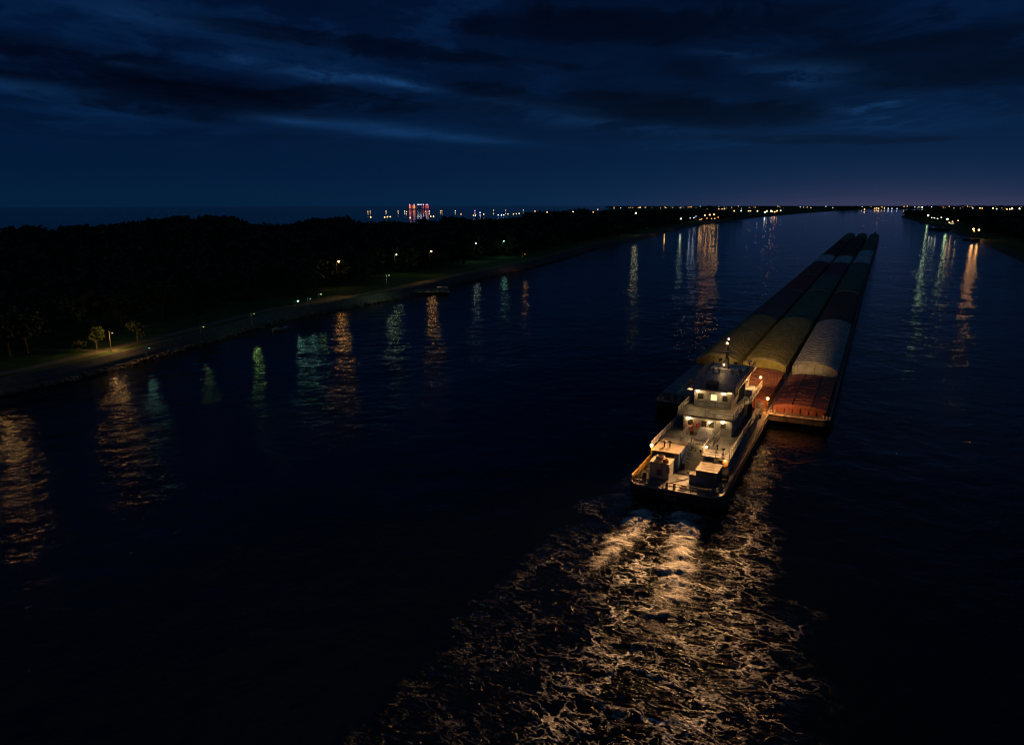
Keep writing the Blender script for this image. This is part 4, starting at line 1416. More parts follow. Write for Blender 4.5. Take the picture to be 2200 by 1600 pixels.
def cargo_barge(cx_, y0, y1, colour, style, label, near, outer):
    L = y1 - y0
    t = thing('cargo_barge', label, 'barge', (cx_, y0, 0), 0, 'barges pushed in three columns ahead of the towboat')
    w = HULL_W / 2
    corners = (outer != 'R', outer != 'L', 0, 0) if near else (0, 0, 0, 0)
    poly = rounded_rect(-w, w, 0.02, L - 0.1, 0.9, 4, (1, 1, 0, 0) if near else (0, 0, 0, 0))
    h = MB()
    n = len(poly)
    lo = [(x, max(y, 2.4) if near else y, -1.0) for x, y in poly]
    mid = [(x, y, 0.9) for x, y in poly]
    hi = [(x, y, 2.0) for x, y in poly]
    fs = []
    for r in range(2):
        fs += [(r * n + k, r * n + (k + 1) % n, (r + 1) * n + (k + 1) % n, (r + 1) * n + k) for k in range(n)]
    h._add(lo + mid + hi, fs + [tuple(range(n - 1, -1, -1)), tuple(range(2 * n, 3 * n))])
    h.build('hull', M_bhull, t)
    # deck plate and worn gunwale
    MB().prism([(x * 0.985, 0.08 + y * (L - 0.26) / (L - 0.1)) for x, y in poly], 2.003, 2.03).build('deck', M_bdeck, t)
    g = MB()
    pp = [(x, y, 2.05) for x, y in poly]
    g.path(pp + pp[:1], 0.15 if near else 0.12, 5)
    g.build('gunwale', M_lip, t)
    # coaming
    gap0 = 2.2 if near else 0.8
    cw = 8.9
    cL = L - gap0 - 2.2
    hv = 0.0 if near or y0 < 300 else random.Random(int(y0 * 7 + cx_ * 3)).uniform(-.35, .5)
    low = style in ('low_rib', 'low_panel', 'flat')
    cz = 3.0 if low else 3.35
    st = MB().box(-cw / 2, cw / 2, gap0, gap0 + cL, 2.03, cz)
    for k in range(7):
        x = -cw / 2 + 0.35 + k * (cw - 0.7) / 6
        st.box(x - 0.06, x + 0.06, gap0 - 0.16, gap0 + 0.01, 2.035, cz - 0.05)
    if near or y0 < 330:
        ns = int(cL / 2.4)
        for k in range(ns + 1):
            y = gap0 + 0.2 + k * (cL - 0.4) / ns
            for s in (-1, 1):
                st.box(s * (cw / 2 - 0.01), s * (cw / 2 + 0.14), y - 0.05, y + 0.05, 2.035, cz - 0.05)
    st.build('coaming', cover_mat(colour), t)
    if style == 'tall':
        m = ribbed_cover(cw + 0.3, cL - 0.1, cz + 0.003, 4.05, 5.5, 2.35, 0.30, 0.5)
    elif style == 'mid':
        m = ribbed_cover(cw + 0.3, cL - 0.1, cz + 0.003, 3.95, 5.0 + hv, 5.5 if y0 > 480 else 3.2, 0.28, 0.3)
    elif style == 'low_rib':
        m = ribbed_cover(cw + 0.2, cL - 0.1, cz + 0.003, 3.25, 3.95, 1.75, 0.2, 0.4)
    else:
        m = panel_cover(cw + 0.2, cL - 0.1, cz + 0.003, 3.25, 3.75 if style == 'low_panel' else 3.45)
    m.build('cover', cover_mat(colour), t, loc=(0, gap0 + 0.05, 0))
    if style in ('tall', 'mid'):
        cr_ = 5.5 if style == 'tall' else 5.0 + hv
        ev = 4.05 if style == 'tall' else 3.95
        rim = [(-(cw + .3) / 2 + (cw + .3) * k / 14, gap0 + .02, ev + (cr_ - ev) * (1 - abs(2 * k / 14 - 1) ** 2.2) + .1) for k in range(15)]
        MB().path(rim, .13 if y0 < 300 else .2, 5).build('cover_rim', M_rim, t)
    if style in ('low_panel', 'flat'):
        b = MB()
        r = random.Random(int(y0 + cx_))
        zc = 3.75 if style == 'low_panel' else 3.45
        def zat(x):
            u = abs(x) / ((cw + .2) / 2)
            return (zc + (3.25 + (zc - 3.25) * .75 - zc) * u / .56) if u < .56 else (3.25 + (zc - 3.25) * .75) * (1 - (u - .56) / .44) + 3.25 * (u - .56) / .44
        for x in (-1.55, 1.75):
            b.box(x - .09, x + .09, gap0 + .1, gap0 + cL - .2, zat(x) - .05, zat(x) + .13)
        y = gap0 + 2.2
        while y < gap0 + cL - 1.5:
            for xa, xb in ((-cw / 2, -1.65), (-1.45, 0), (0, 1.65), (1.85, cw / 2)):
                if r.random() < 0.82:
                    yy = y + r.uniform(-.35, .35)
                    b.tube((xa, yy, zat(xa) + .03), (xb, yy + r.uniform(-.25, .25), zat(xb) + .03), 0.075, 5)
            y += r.uniform(2.4, 3.6)
        for k in range(9):
            x, yy = r.uniform(-3.8, 3.8), gap0 + r.uniform(1, cL - 1)
            b.box(x - .25, x + .25, yy - .12, yy + .12, zat(x) - .02, zat(x) + .16)
        b.build('lid_frame', cover_mat('rust red' if colour != 'blue' else 'blue'), t)
    else:
        # lift lugs and vent lids along the crown
        r = random.Random(int(y0 * 3 + cx_))
        zc = {'tall': 5.5, 'mid': 5.0, 'low_rib': 3.95}[style]
        for k in range(int(cL / 6)):
            x, yy = r.choice((-1.6, 0, 1.5)) + r.uniform(-.3, .3), gap0 + 3 + k * 6 + r.uniform(-1, 1)
            zz = zc - (zc - 4.0) * (abs(x) / (cw / 2)) ** 2.2
            MB().box(x - .45, x + .45, yy - .2, yy + .2, zz - .05, zz + .24).build('lift_lug', cover_mat(colour), t)
    if style in ('tall', 'low_rib') or near:
        fr = MB()
        for k in range(5):
            x = -cw / 2 + 0.9 + k * (cw - 1.8) / 4
            topz = (4.0 + 1.3 * (1 - abs(x / (cw / 2)) ** 2.2)) if style == 'tall' else 3.1
            fr.box(x - .05, x + .05, gap0 - .10, gap0 + .045, cz + .01, topz)
        fr.build('end_frame', cover_mat(colour), t)
    # bitts, cleats and ratchets at the corners
    for (x, y) in ((-w + .75, 0.9), (w - .75, 0.9), (-w + .75, L - 1.0), (w - .75, L - 1.0)):
        b = MB()
        for dx in (-0.28, 0.28):
            b.lathe((x + dx, y, 2.03), [(0.13, 0), (0.13, 0.5), (0.19, 0.52), (0.19, 0.6)], 8)
        b.box(x - .5, x + .5, y - .18, y + .18, 2.031, 2.09)
        b.build('bitt', M_lip, t)
    if y0 < 400:
        for s in (-1, 1):
            wn_ = MB()
            wn_.lathe((s * (w - .72), L * .5, 2.03), [(0.25, 0), (0.12, .08), (0.12, .3), (0.25, .38)], 8)
            wn_.box(s * (w - .72) - .3, s * (w - .72) + .3, L * .5 + .5, L * .5 + 1.1, 2.031, 2.28)
            wn_.build('winch', M_dark, t)
    return t


ROWS = [134.7, 166.6, 237.8, 318.6, 396.2, 486.5, 551.6, 614.5, 677.8, 775, 872, 972]
ORD = ['first', 'second', 'third', 'fourth', 'fifth', 'sixth', 'seventh', 'eighth', 'ninth', 'tenth', 'last']
TABLE = [  # left, centre, right
    (('blue', 'flat'), ('red', 'low_rib'), ('rust red', 'low_panel')),
    (('olive', 'tall'), ('yellow-olive', 'tall'), ('silver', 'tall')),
    (('dark slate', 'mid'), ('green', 'mid'), ('dark brown', 'mid')),
    (('maroon', 'mid'), ('teal green', 'mid'), ('green', 'mid')),
    (('maroon', 'mid'), ('plum', 'mid'), ('teal green', 'mid')),
    (('pale blue', 'mid'), ('pale blue', 'mid'), ('pale blue', 'mid')),
    (('black', 'mid'), ('black', 'mid'), ('blue-teal', 'mid')),
    (('black', 'mid'), ('black', 'mid'), ('dark green', 'mid')),
    (('black', 'mid'), ('black', 'mid'), ('dark green', 'mid')),
    (('dark green', 'mid'), ('black', 'mid'), ('green', 'mid')),
    (('green', 'mid'), ('dark green', 'mid'), ('dark green', 'mid'))]
COLX = [-31.3, -20.75, -10.2]
STY = {'tall': 'high ribbed arched covers', 'mid': 'arched covers', 'low_rib': 'low ribbed covers', 'low_panel': 'low framed hatch lids', 'flat': 'flat hatch lids'}
for r_ in range(11):
    for c_ in range(3):
        colr, sty = TABLE[r_][c_]
        # the far end of the tow fans out by a barge's side clearance
        dx = (c_ - 1) * max(0, (ROWS[r_] - 330)) * 0.0042
        lab = f"barge with {colr} {STY[sty]}, {ORD[r_]} ahead of the towboat, {('port', 'centre', 'starboard')[c_]} column"
        cargo_barge(COLX[c_] + dx, ROWS[r_], ROWS[r_ + 1], colr, sty, lab, r_ == 0, 'LCR'[c_])
for c_, (px, tp) in enumerate([(1833, 500), (1855, 496), (1889, 497)]):
    x = COLX[c_] + (c_ - 1) * 2.7
    s = thing('jackstaff', 'thin dark staff on the bow of the %s barge column' % ('port', 'centre', 'starboard')[c_], 'staff', (x, 968, 2.03), 0, 'staffs on the leading barges')
    MB().tube((0, 0, 0), (0, 0, (6, 9.5, 8)[c_]), 0.28, 6, 0.12).build('pole', M_dark, s)
    MB().box(-.5, .5, -.5, .5, 0, 1.6).build('socket', M_dark, s)
    if c_ == 2:
        MB().box(-.9, .9, -.4, .4, 1.61, 4.8).build('board', M_dark, s)


# ------------------------------------------------------------------ towboat
def towboat():
    t = thing('towboat', 'lit three-deck towboat with stacked white deckhouses pushing the barges', 'towboat', (TUG[0], TUG[1], 0))
    DZ = 2.2
    poly = rounded_rect(-6.25, 6.25, 0, 43.6, 1.7, 5, (1, 1, 0, 0))
    h = MB()
    n = len(poly)
    lo = [(x * 0.97, max(y, 1.6), -1.0) for x, y in poly]
    m1 = [(x, y + (0.5 if y < 3 else 0), 0.5) for x, y in poly]
    m2 = [(x, y, 1.1) for x, y in poly]
    hi = [(x, y, DZ) for x, y in poly]
    fs = []
    for r in range(3):
        fs += [(r * n + k, r * n + (k + 1) % n, (r + 1) * n + (k + 1) % n, (r + 1) * n + k) for k in range(n)]
    h._add(lo + m1 + m2 + hi, fs + [tuple(range(n - 1, -1, -1)), tuple(range(3 * n, 4 * n))])
    hull = h.build('hull', M_hull, t)
    rb = MB()
    rb.path([(x * 1.01, y - .02, 1.75) for x, y in poly], 0.14, 6)
    rb.path([(x * 1.01, y - .02, 0.95) for x, y in poly], 0.10, 6)
    rb.build('rubbing_strake', M_hull, hull)
    MB().prism([(x * .975, .16 + y * .992) for x, y in poly], DZ + .002, DZ + .03).build('main_deck', M_deck, t)
    gw = MB()
    pts = [(x * .99, y + .05, DZ + .10) for x, y in poly]
    gw.path(pts + pts[:1], 0.11, 6)
    gw.build('gunwale', M_lip, t)
    DZ += .03

    # ---- deckhouse, lower level
    Z1, Z2, ZW, ZR = 5.0, 7.8, 7.8, 10.95
    l1 = MB()
    l1.box(-5.2, 5.4, 13.7, 36.0, DZ, Z1 - .12)
    l1.build('lower_house', M_white, t)
    MB().box(1.8, 5.4, 9.4, 13.698, DZ, Z1 - .12).build('starboard_house', M_white, t)
    # port machinery house: blue frame with tan shutter
    ph = MB()
    ph.box(-5.0, -1.35, 9.3, 13.698, DZ, Z1 - .12)
    ph.build('port_house', M_blue, t)
    MB().box(-4.5, -2.2, 9.24, 9.298, DZ + 1.0, Z1 - .6).build('shutter', M_tan, t)
    MB().box(-1.75, -1.25, 7.6, 8.1, DZ, Z1 - .12).build('corner_pillar', M_blue, t)
    MB().box(-1.6, -1.42, 8.1, 9.3, DZ, DZ + 1.1).build('half_wall', M_blue, t)
    MB().box(-5.25, -1.2, 7.4, 12.9, Z1 - .118, Z1).build('port_canopy', M_tan, t)
    # upper deck plates
    ud = MB()
    ud.box(-5.5, 5.7, 18.0, 37.0, Z1 - .118, Z1)
    ud.box(-5.5, -2.55, 12.903, 17.998, Z1 - .118, Z1)
    ud.box(-2.547, 2.55, 13.0, 17.998, Z1 - .118, Z1)
    ud.box(2.553, 5.7, 8.2, 17.998, Z1 - .118, Z1)
    ud.box(1.75, 2.55, 8.2, 12.997, Z1 - .118, Z1)
    ud.build('upper_deck', M_deck, t)
    # ---- level two
    MB().box(-3.35, 4.05, 18.4, 37.0, Z1 + .002, Z2 - .12).build('middle_house', M_white, t)
    MB().box(-4.25, 4.35, 17.75, 42.2, Z2 - .118, Z2).build('wheelhouse_deck', M_deck, t)
    MB().box(-4.25, 4.35, 17.72, 17.75, Z2 - .25, Z2 + .12).build('deck_edge', M_offwhite, t)
    for x in (-3.8, 3.9):
        for y in (37.8, 41.6):
            MB().tube((x, y, DZ), (x, y, Z2 - .12), 0.09, 8).build('deck_support', M_white, t)
    # ---- wheelhouse
    MB().box(-3.1, 2.8, 24.0, 41.2, ZW + .002, ZR - .14).build('wheelhouse', M_white, t)
    MB().box(-4.05, 3.5, 22.5, 43.0, ZR - .138, ZR).build('wheelhouse_roof', M_roof, t)
    tr = MB()
    tr.box(-4.08, 3.53, 22.44, 22.498, ZR - .2, ZR + .1)
    tr.box(3.502, 3.56, 22.44, 43.0, ZR - .2, ZR + .1)
    tr.box(-4.11, -4.052, 22.44, 43.0, ZR - .2, ZR + .1)
    tr.build('roof_trim', M_offwhite, t)

    # ---- windows
    def window(x0, x1, y, z0, z1, lit=False, axis_='x'):
        f = MB()
        e = .09
        if axis_ == 'x':
            f.box(x0 - e, x1 + e, y - .07, y - .002, z1, z1 + e).box(x0 - e, x1 + e, y - .07, y - .002, z0 - e, z0)
            f.box(x0 - e, x0, y - .07, y - .002, z0, z1).box(x1, x1 + e, y - .07, y - .002, z0, z1)
            w = f.build('window', M_offwhite, t)
            MB().box(x0, x1, y - .035, y - .003, z0, z1).build('pane', LITWIN if lit else M_glass, w)
        else:
            xx = y
            f.box(xx + .002, xx + .07, x0 - e, x1 + e, z1, z1 + e).box(xx + .002, xx + .07, x0 - e, x1 + e, z0 - e, z0)
            f.box(xx + .002, xx + .07, x0 - e, x0, z0, z1).box(xx + .002, xx + .07, x1, x1 + e, z0, z1)
            w = f.build('window', M_offwhite, t)
            MB().box(xx + .003, xx + .035, x0, x1, z0, z1).build('pane', LITWIN if lit else M_glass, w)
        return w
    for x0, lit in ((-2.55, False), (-0.45, True), (1.35, False)):
        window(x0, x0 + .95, 24.0, ZW + 1.15, ZW + 2.1, lit)
    for x0 in (-2.7, -0.6, 0.5, 2.3):
        window(x0, x0 + .85, 18.4, Z1 + 1.15, Z1 + 2.05)
    window(-0.95, -0.2, 13.7, DZ + 1.3, DZ + 2.1)
    window(3.9, 4.6, 9.4, DZ + 1.3, DZ + 2.1)
    for k in range(6):
        window(26.2 + k * 2.3, 27.3 + k * 2.3, 2.8, ZW + 1.15, ZW + 2.2, False, 'y')
    for k in range(6):
        window(20.0 + k * 2.7, 20.9 + k * 2.7, 4.05, Z1 + 1.2, Z1 + 2.0, False, 'y')
    for k in range(8):
        window(11.0 + k * 3.0, 11.8 + k * 3.0, 5.4, DZ + 1.4, DZ + 2.1, False, 'y')

    def door(x0, x1, y, z0, z1, m, axis_='x', win=True):
        if axis_ == 'x':
            d = MB().box(x0, x1, y - .06, y - .002, z0, z1).build('door', m, t)
            if win:
                MB().box(x0 + .25, x1 - .25, y - .075, y - .062, z1 - .85, z1 - .35).build('pane', M_glass, d)
            MB().tube((x1 - .12, y - .1, z0 + 1.0), (x1 - .12, y - .06, z0 + 1.0), .05, 6).build('handle', M_dark, d)
        else:
            d = MB().box(y + .002, y + .06, x0, x1, z0, z1).build('door', m, t)
            MB().box(y + .062, y + .075, x0 + .25, x1 - .25, z1 - .85, z1 - .35).build('pane', M_glass, d)
            MB().tube((y + .06, x1 - .12, z0 + 1.0), (y + .1, x1 - .12, z0 + 1.0), .05, 6).build('handle', M_dark, d)
    door(0.15, 1.1, 13.7, DZ, DZ + 2.1, M_offwhite)
    door(2.0, 2.9, 9.4, DZ, DZ + 2.2, M_blue, win=False)
    door(31.2, 32.4, 2.8, ZW, ZW + 2.2, M_offwhite, 'y')
    door(22.6, 23.5, 4.05, Z1, Z1 + 2.0, M_offwhite, 'y')
    door(16.2, 17.1, 5.4, DZ, DZ + 2.0, M_dark, 'y')
    door(27.9, 28.8, 5.4, DZ, DZ + 2.0, M_dark, 'y')

    # wall trim: horizontal ledge rails on the wheelhouse aft wall, corner boards
    lg = MB()
    lg.box(-3.0, -0.75, 23.9, 23.998, ZW + .92, ZW + 1.0)
    lg.box(0.7, 2.7, 23.9, 23.998, ZW + .92, ZW + 1.0)
    lg.box(-0.72, -0.55, 23.88, 23.998, ZW + .01, ZR - .15)
    lg.build('ledge', M_white, t)

    # ---- railings
    def railing(pts, hgt=1.05, m=M_rail, r=0.055, name='railing', rails=(0.35, 0.7, 1.05), step=1.5):
        b = MB()
        for a, c in zip(pts[:-1], pts[1:]):
            a, c = Vector(a), Vector(c)
            k = max(1, int((c - a).length / step))
            for i in range(k + 1):
                p = a.lerp(c, i / k)
                b.tube(p, p + Vector((0, 0, hgt)), r, 5)
            for q in rails:
                b.tube(a + Vector((0, 0, q)), c + Vector((0, 0, q)), r, 5)
        return b.build(name, m, t)
    railing([(5.6, 8.3, Z1), (5.6, 27.0, Z1)], 1.1)
    railing([(1.85, 8.3, Z1), (5.6, 8.3, Z1)], 1.1)
    railing([(1.8, 8.3, Z1), (1.8, 12.6, Z1)], 1.1, rails=(1.1,), step=4.4)
    railing([(-5.4, 8.0, Z1), (-5.4, 26.0, Z1)], 1.1)
    railing([(-2.45, 17.9, Z1), (-2.45, 13.1, Z1), (2.5, 13.1, Z1), (2.5, 17.6, Z1)], 1.1, r=.06)
    railing([(4.25, 25.0, Z2), (4.25, 17.85, Z2), (-4.15, 17.85, Z2), (-4.15, 25.0, Z2)], 1.1, step=1.2)
    railing([(4.3, 27.5, Z2), (4.9, 28.6, Z2), (4.9, 42.0, Z2)], 1.15)
    railing([(-4.2, 26, Z2), (-4.2, 42.0, Z2)], 1.1)
    railing([(3.4, 42.8, ZR), (3.4, 22.6, ZR), (-3.95, 22.6, ZR), (-3.95, 42.8, ZR)], 1.1, M_grey, step=2.0)
    railing([(-5.6, 0.35, DZ), (-1.4, 0.12, DZ)], 1.0, M_darkrail)
    railing([(0.1, 0.12, DZ), (4.4, 0.12, DZ), (5.75, 1.2, DZ)], 1.0, M_darkrail)
    # starboard wing platform with its pale box
    MB().box(4.353, 5.0, 28.4, 42.2, Z2 - .118, Z2 - .001).build('wing_platform', M_offwhite, t)
    MB().box(3.3, 4.5, 33.6, 36.6, Z2 + .002, Z2 + 1.1).build('wing_locker', M_white, t)
    MB().box(2.803, 3.4, 32.9, 33.3, Z2 + .002, ZR - .14).build('wing_screen', M_white, t)
    # port bulwark, yellow lamplight put into its paint
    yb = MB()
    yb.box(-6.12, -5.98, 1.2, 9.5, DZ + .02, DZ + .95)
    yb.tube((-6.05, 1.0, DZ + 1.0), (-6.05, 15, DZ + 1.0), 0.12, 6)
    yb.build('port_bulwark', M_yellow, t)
    sb = MB()
    sb.tube((6.05, 2.6, DZ + .3), (6.05, 40, DZ + .3), 0.07, 6)
    for k in range(20):
        sb.tube((6.05, 2.6 + k * 1.95, DZ), (6.05, 2.6 + k * 1.95, DZ + .3), 0.06, 5)
    sb.build('toe_rail', M_lip, t)

    # ---- stairs beside the port house
    st = MB()
    for k in range(9):
        f = k / 8
        st.box(-1.0, -0.15, 9.5 + f * 3.4 - .16, 9.5 + f * 3.4 + .16, DZ + .25 + f * 2.45, DZ + .32 + f * 2.45)
    st.build('stair_tread', M_offwhite, t)
    ss = MB()
    for x in (-1.05, -0.1):
        ss.tube((x, 9.3, DZ), (x, 13.0, Z1 - .12), 0.06, 5)
        ss.tube((x, 9.2, DZ + .95), (x, 12.9, Z1 + .8), 0.035, 5)
        ss.tube((x, 9.25, DZ), (x, 9.25, DZ + .95), 0.035, 5)
    ss.build('stair_rail', M_rail, t)

    # ---- companion hood on the balcony, lit
    ch = MB()
    ch.extrude_x([(14.4, Z1 + .003), (17.9, Z1 + .003), (17.9, Z1 + 1.15), (17.3, Z1 + 1.15), (14.4, Z1 + .2)], -0.55, 1.55)
    ch.build('companion_hood', M_white, t)

    # ---- mast, radar, antennas, searchlights and boxes on the roof
    ma = MB()
    ma.lathe((-.6, 37, ZR), [(0.30, 0), (0.24, 2.2), (0.16, 4.6), (0.10, 5.4)], 10)
    ma.box(-1.9, .7, 36.9, 37.1, ZR + 3.2, ZR + 3.36)
    ma.box(-1.3, .1, 36.9, 37.1, ZR + 4.5, ZR + 4.62)
    for dx in (-1.2, 1.2):
        ma.tube((-.6, 37, ZR + 2.8), (-.6 + dx, 36.2, ZR), 0.06, 5)
    ma.build('mast', M_dark, t)
    MB().box(-1.7, .5, 36.4, 36.62, ZR + 3.5, ZR + 3.72, 0.4).build('radar_scanner', M_white, t)
    for x, y, hh in ((-3.6, 24.2, 2.6), (3.1, 24.0, 2.0), (-3.2, 33, 3.4), (2.9, 31, 3.2), (1.4, 37.2, 2.4), (-1.9, 23.4, 1.9), (1.0, 23.3, 2.2)):
        MB().tube((x, y, ZR), (x + .1, y, ZR + hh), 0.035, 5, .015).build('antenna', M_grey, t)
    for x in (-2.6, 2.6):
        s = MB()
        s.tube((x, 41.8, ZR), (x, 41.8, ZR + .8), .08, 6)
        s.tube((x, 41.5, ZR + 1.0), (x, 42.2, ZR + 1.0), .32, 10)
        s.build('searchlight', M_grey, t)
    b = MB()
    b.box(-1.15, .55, 22.9, 24.6, ZR + .002, ZR + 1.1)
    b.tube((-.3, 22.86, ZR + .55), (-.3, 22.9, ZR + .55), .38, 12)
    b.build('air_conditioner', M_dark, t)
    rp = MB()
    rp.box(-3.2, 2.6, 36.0, 40.8, ZR + .002, ZR + .55)
    rp.build('raised_roof', M_white, t)
    for x, y in ((-2.4, 35), (.8, 34.8), (1.9, 35.4), (-1.5, 35.2)):
        MB().lathe((x, y, ZR), [(.18, 0), (.18, .55), (.34, .6), (.3, .8), (.05, .9)], 10).build('roof_vent', M_white, t)
    # pipes and hydrant gear at the middle house
    pg = MB()
    pg.tube((-2.6, 17.3, Z1), (-2.6, 17.3, Z1 + 1.2), .12, 8)
    pg.tube((-2.6, 17.3, Z1 + 1.1), (-1.7, 17.3, Z1 + 1.3), .1, 8)
    pg.lathe((-1.7, 17.3, Z1), [(.3, 0), (.3, .6), (.14, .7), (.14, 1.3), (.3, 1.35), (.05, 1.55)], 10)
    pg.build('fire_monitor', M_redp, t)
    # exhaust stacks, forward part of the upper deck
    for x in (-4.4, 4.75):
        e = MB()
        e.lathe((x, 30.5, Z1), [(.38, 0), (.38, 2.0), (.32, 2.05), (.32, 2.3)], 12)
        e.build('exhaust_stack', M_dark, t)
    # push knees at the bow
    for x in (-4.6, 0.0, 4.6):
        k = MB()
        k.extrude_x([(42.2, 0.2), (43.9, 0.2), (43.9, 4.4), (43.3, 4.4), (42.2, DZ)], x - .55, x + .55)
        k.build('push_knee', M_hull, t)
    for x in (-5.2, -2.3, 2.3, 5.2):
        MB().lathe((x, 40.3, DZ), [(.4, 0), (.25, .15), (.25, .7), (.42, .8), (.42, .9)], 10).build('capstan', M_dark, t)
    # stern bitts and cable guides
    sbt = MB()
    for dx in (-.5, .5):
        sbt.lathe((-.6 + dx, .9, DZ), [(.16, 0), (.16, .8), (.22, .82), (.22, .92)], 10)
    sbt.box(-1.4, .2, .75, 1.05, DZ + .35, DZ + .5)
    sbt.build('stern_bitt', M_rust, t)
    for x, y in ((-5.0, 1.0), (4.9, 1.7), (5.2, 4.5)):
        q = MB()
        for dx in (-.25, .25):
            q.lathe((x + dx, y, DZ), [(.12, 0), (.12, .45), (.18, .48), (.18, .55)], 8)
        q.build('bitt', M_lip, t)
    # deck hatches
    for x, y in ((-.2, 5.2), (.4, 8.4)):
        MB().box(x - .5, x + .5, y - .5, y + .5, DZ + .001, DZ + .07).build('hatch', M_grey, t)
    # transom ladder rungs
    tl = MB()
    for z in (0.6, 1.0, 1.4):
        tl.tube((-1.0, -.14, z + .4), (.4, -.14, z + .4), .04, 5)
    for x in (-1.0, .4):
        tl.tube((x, -.14, .9), (x, -.14, 2.2), .04, 5)
    tl.build('transom_ladder', M_lip, t)

    # satellite dome, life rafts, vents, ladders, hose boxes
    sd_ = MB()
    sd_.tube((2.2, 34, ZR), (2.2, 34, ZR + .7), .08, 6)
    sd_.ball((2.2, 34, ZR + 1.05), .45, 12, 8)
    sd_.build('satellite_dome', M_white, t)
    for x, y in ((-3.75, 27.5), (-3.75, 29.4)):
        MB().tube((x, y - .7, Z2 + .55), (x, y + .7, Z2 + .55), .36, 12).build('life_raft', M_white, t)
        MB().box(x - .3, x + .3, y - .6, y + .6, Z2, Z2 + .22).build('raft_cradle', M_dark, t)
    for x, y in ((3.3, 11.6), (4.4, 10.2), (-3.9, 9.6), (-3.2, 10.1)):
        MB().lathe((x, y, Z1), [(.12, 0), (.12, .6), (.26, .64), (.26, .8), (.06, .92)], 10).build('mushroom_vent', M_dark, t)
    ld = MB()
    for x in (2.15, 2.6):
        ld.tube((x, 23.86, ZW), (x, 23.86, ZR - .2), .035, 5)
    for k in range(9):
        ld.tube((2.15, 23.86, ZW + .3 + k * .32), (2.6, 23.86, ZW + .3 + k * .32), .03, 5)
    ld.build('wall_ladder', M_grey, t)
    MB().box(-1.35, -.95, 18.2, 18.398, Z1 + .9, Z1 + 1.6).build('fire_box', M_redp, t)
    MB().box(3.1, 3.6, 9.2, 9.398, DZ + .9, DZ + 1.5).build('fire_box', M_redp, t)
    for x, y, z0, z1 in ((-3.0, 18.32, Z1, Z2 - .12), (1.75, 18.32, Z1, Z2 - .12), (3.98, 18.32, Z1, Z2 - .12), (-1.2, 13.62, DZ, Z1 - .12), (1.6, 13.62, DZ, Z1 - .12), (5.2, 9.32, DZ, Z1 - .12), (3.35, 9.32, DZ, Z1 - .12), (-3.02, 23.92, ZW, ZR - .14)):
        MB().tube((x, y, z0), (x, y, z1), .055, 6).build('pipe', M_offwhite, t)
    # vertical plate seams along the starboard walls
    sm = MB()
    for k in range(12):
        y = 11.0 + k * 2.1
        sm.box(5.402, 5.425, y - .03, y + .03, DZ + .02, Z1 - .14)
    for k in range(9):
        y = 19.2 + k * 2.0
        sm.box(4.052, 4.075, y - .03, y + .03, Z1 + .02, Z2 - .14)
    sm.box(5.402, 5.44, 9.4, 36.0, DZ + 1.05, DZ + 1.12)
    sm.build('plate_seam', M_white, t)
    # gallows and cable on the middle deck, forward mast stay wires
    for a, c in (((-.6, 37, ZR + 5.2), (-3.9, 42.6, ZR)), ((-.6, 37, ZR + 5.2), (3.4, 42.6, ZR)), ((-.6, 37, ZR + 5.2), (-3.9, 26, ZR + 1.0)), ((-.6, 37, ZR + 5.2), (3.4, 26, ZR + 1.0))):
        MB().tube(a, c, .025, 4).build('stay_wire', M_dark, t)
    MB().box(-.9, -.3, 36.6, 37.4, ZR + .56, ZR + 2.4).build('mast_trunk', M_dark, t)
    for k in range(6):
        x = -5.9 + (k % 2) * .02
        MB().lathe((-6.38, 6 + k * 6, 1.0), [(.05, .5), (.3, .45), (.34, 0), (.3, -.45), (.05, -.5)], 10).build('fender', M_dark, t)
    # ---- lamps of the boat
    def deck_lamp(x, y, z, col, power, r=.28, estr=40, spot=None, bracket=None, lofs=(0, -.25, -.12), throw=0.0):
        b = MB()
        b.box(x - .2, x + .2, y - .02, y + .16, z + .14, z + .24)
        if bracket:
            b.tube((x, y + .1, z + .1), bracket, .04, 5)
        d = b.build('deck_lamp', M_dark, t)
        MB().ball((x, y, z), r, 10, 7).build('bulb', bulb_mat(col, estr), d)
        lamp_light(t, (x + lofs[0], y + lofs[1], z + lofs[2]), col, power, .12, spot)
        if throw:
            lamp_light(t, (x, y - .3, z - .05), col, throw, .12, ((x, y - 4.5, z - 3.2), 118), .7)
        return d
    deck_lamp(-2.4, 23.3, 10.45, WARM, 35, bracket=(-2.4, 24, 10.6), throw=420)
    deck_lamp(1.6, 23.3, 10.45, WARM, 40, bracket=(1.6, 24, 10.6), throw=420)
    deck_lamp(-2.5, 18.0, 7.35, WARM, 22, bracket=(-2.5, 18.4, 7.5), throw=150)
    deck_lamp(2.7, 18.0, 7.35, WARM, 26, bracket=(2.7, 18.4, 7.5), throw=170)
    deck_lamp(0.7, 18.1, 7.0, WARM, 60, r=.17, bracket=(.7, 18.4, 7.2))
    deck_lamp(-1.6, 13.3, 4.62, WARM, 150, bracket=(-1.6, 13.7, 4.75))
    deck_lamp(1.55, 13.3, 4.62, WARM, 150, bracket=(1.55, 13.7, 4.75))
    # aft floodlights on the roof edge throw light far down the wake
    for x, tx in ((-3.3, -6), (2.8, 2)):
        f = MB()
        f.box(x - .25, x + .25, 22.2, 22.42, ZR + .12, ZR + .5)
        f.box(x - .45, x + .45, 21.38, 22.4, ZR + .03, ZR + .06)  # visor plate added to cut the flood's spill on the canopy
        f.build('floodlight', M_dark, t)
        lamp_light(t, (x, 22.0, ZR + .3), (1.0, .51, .19), 180000, .28, ((tx, -38, 0), 78), 1.0)
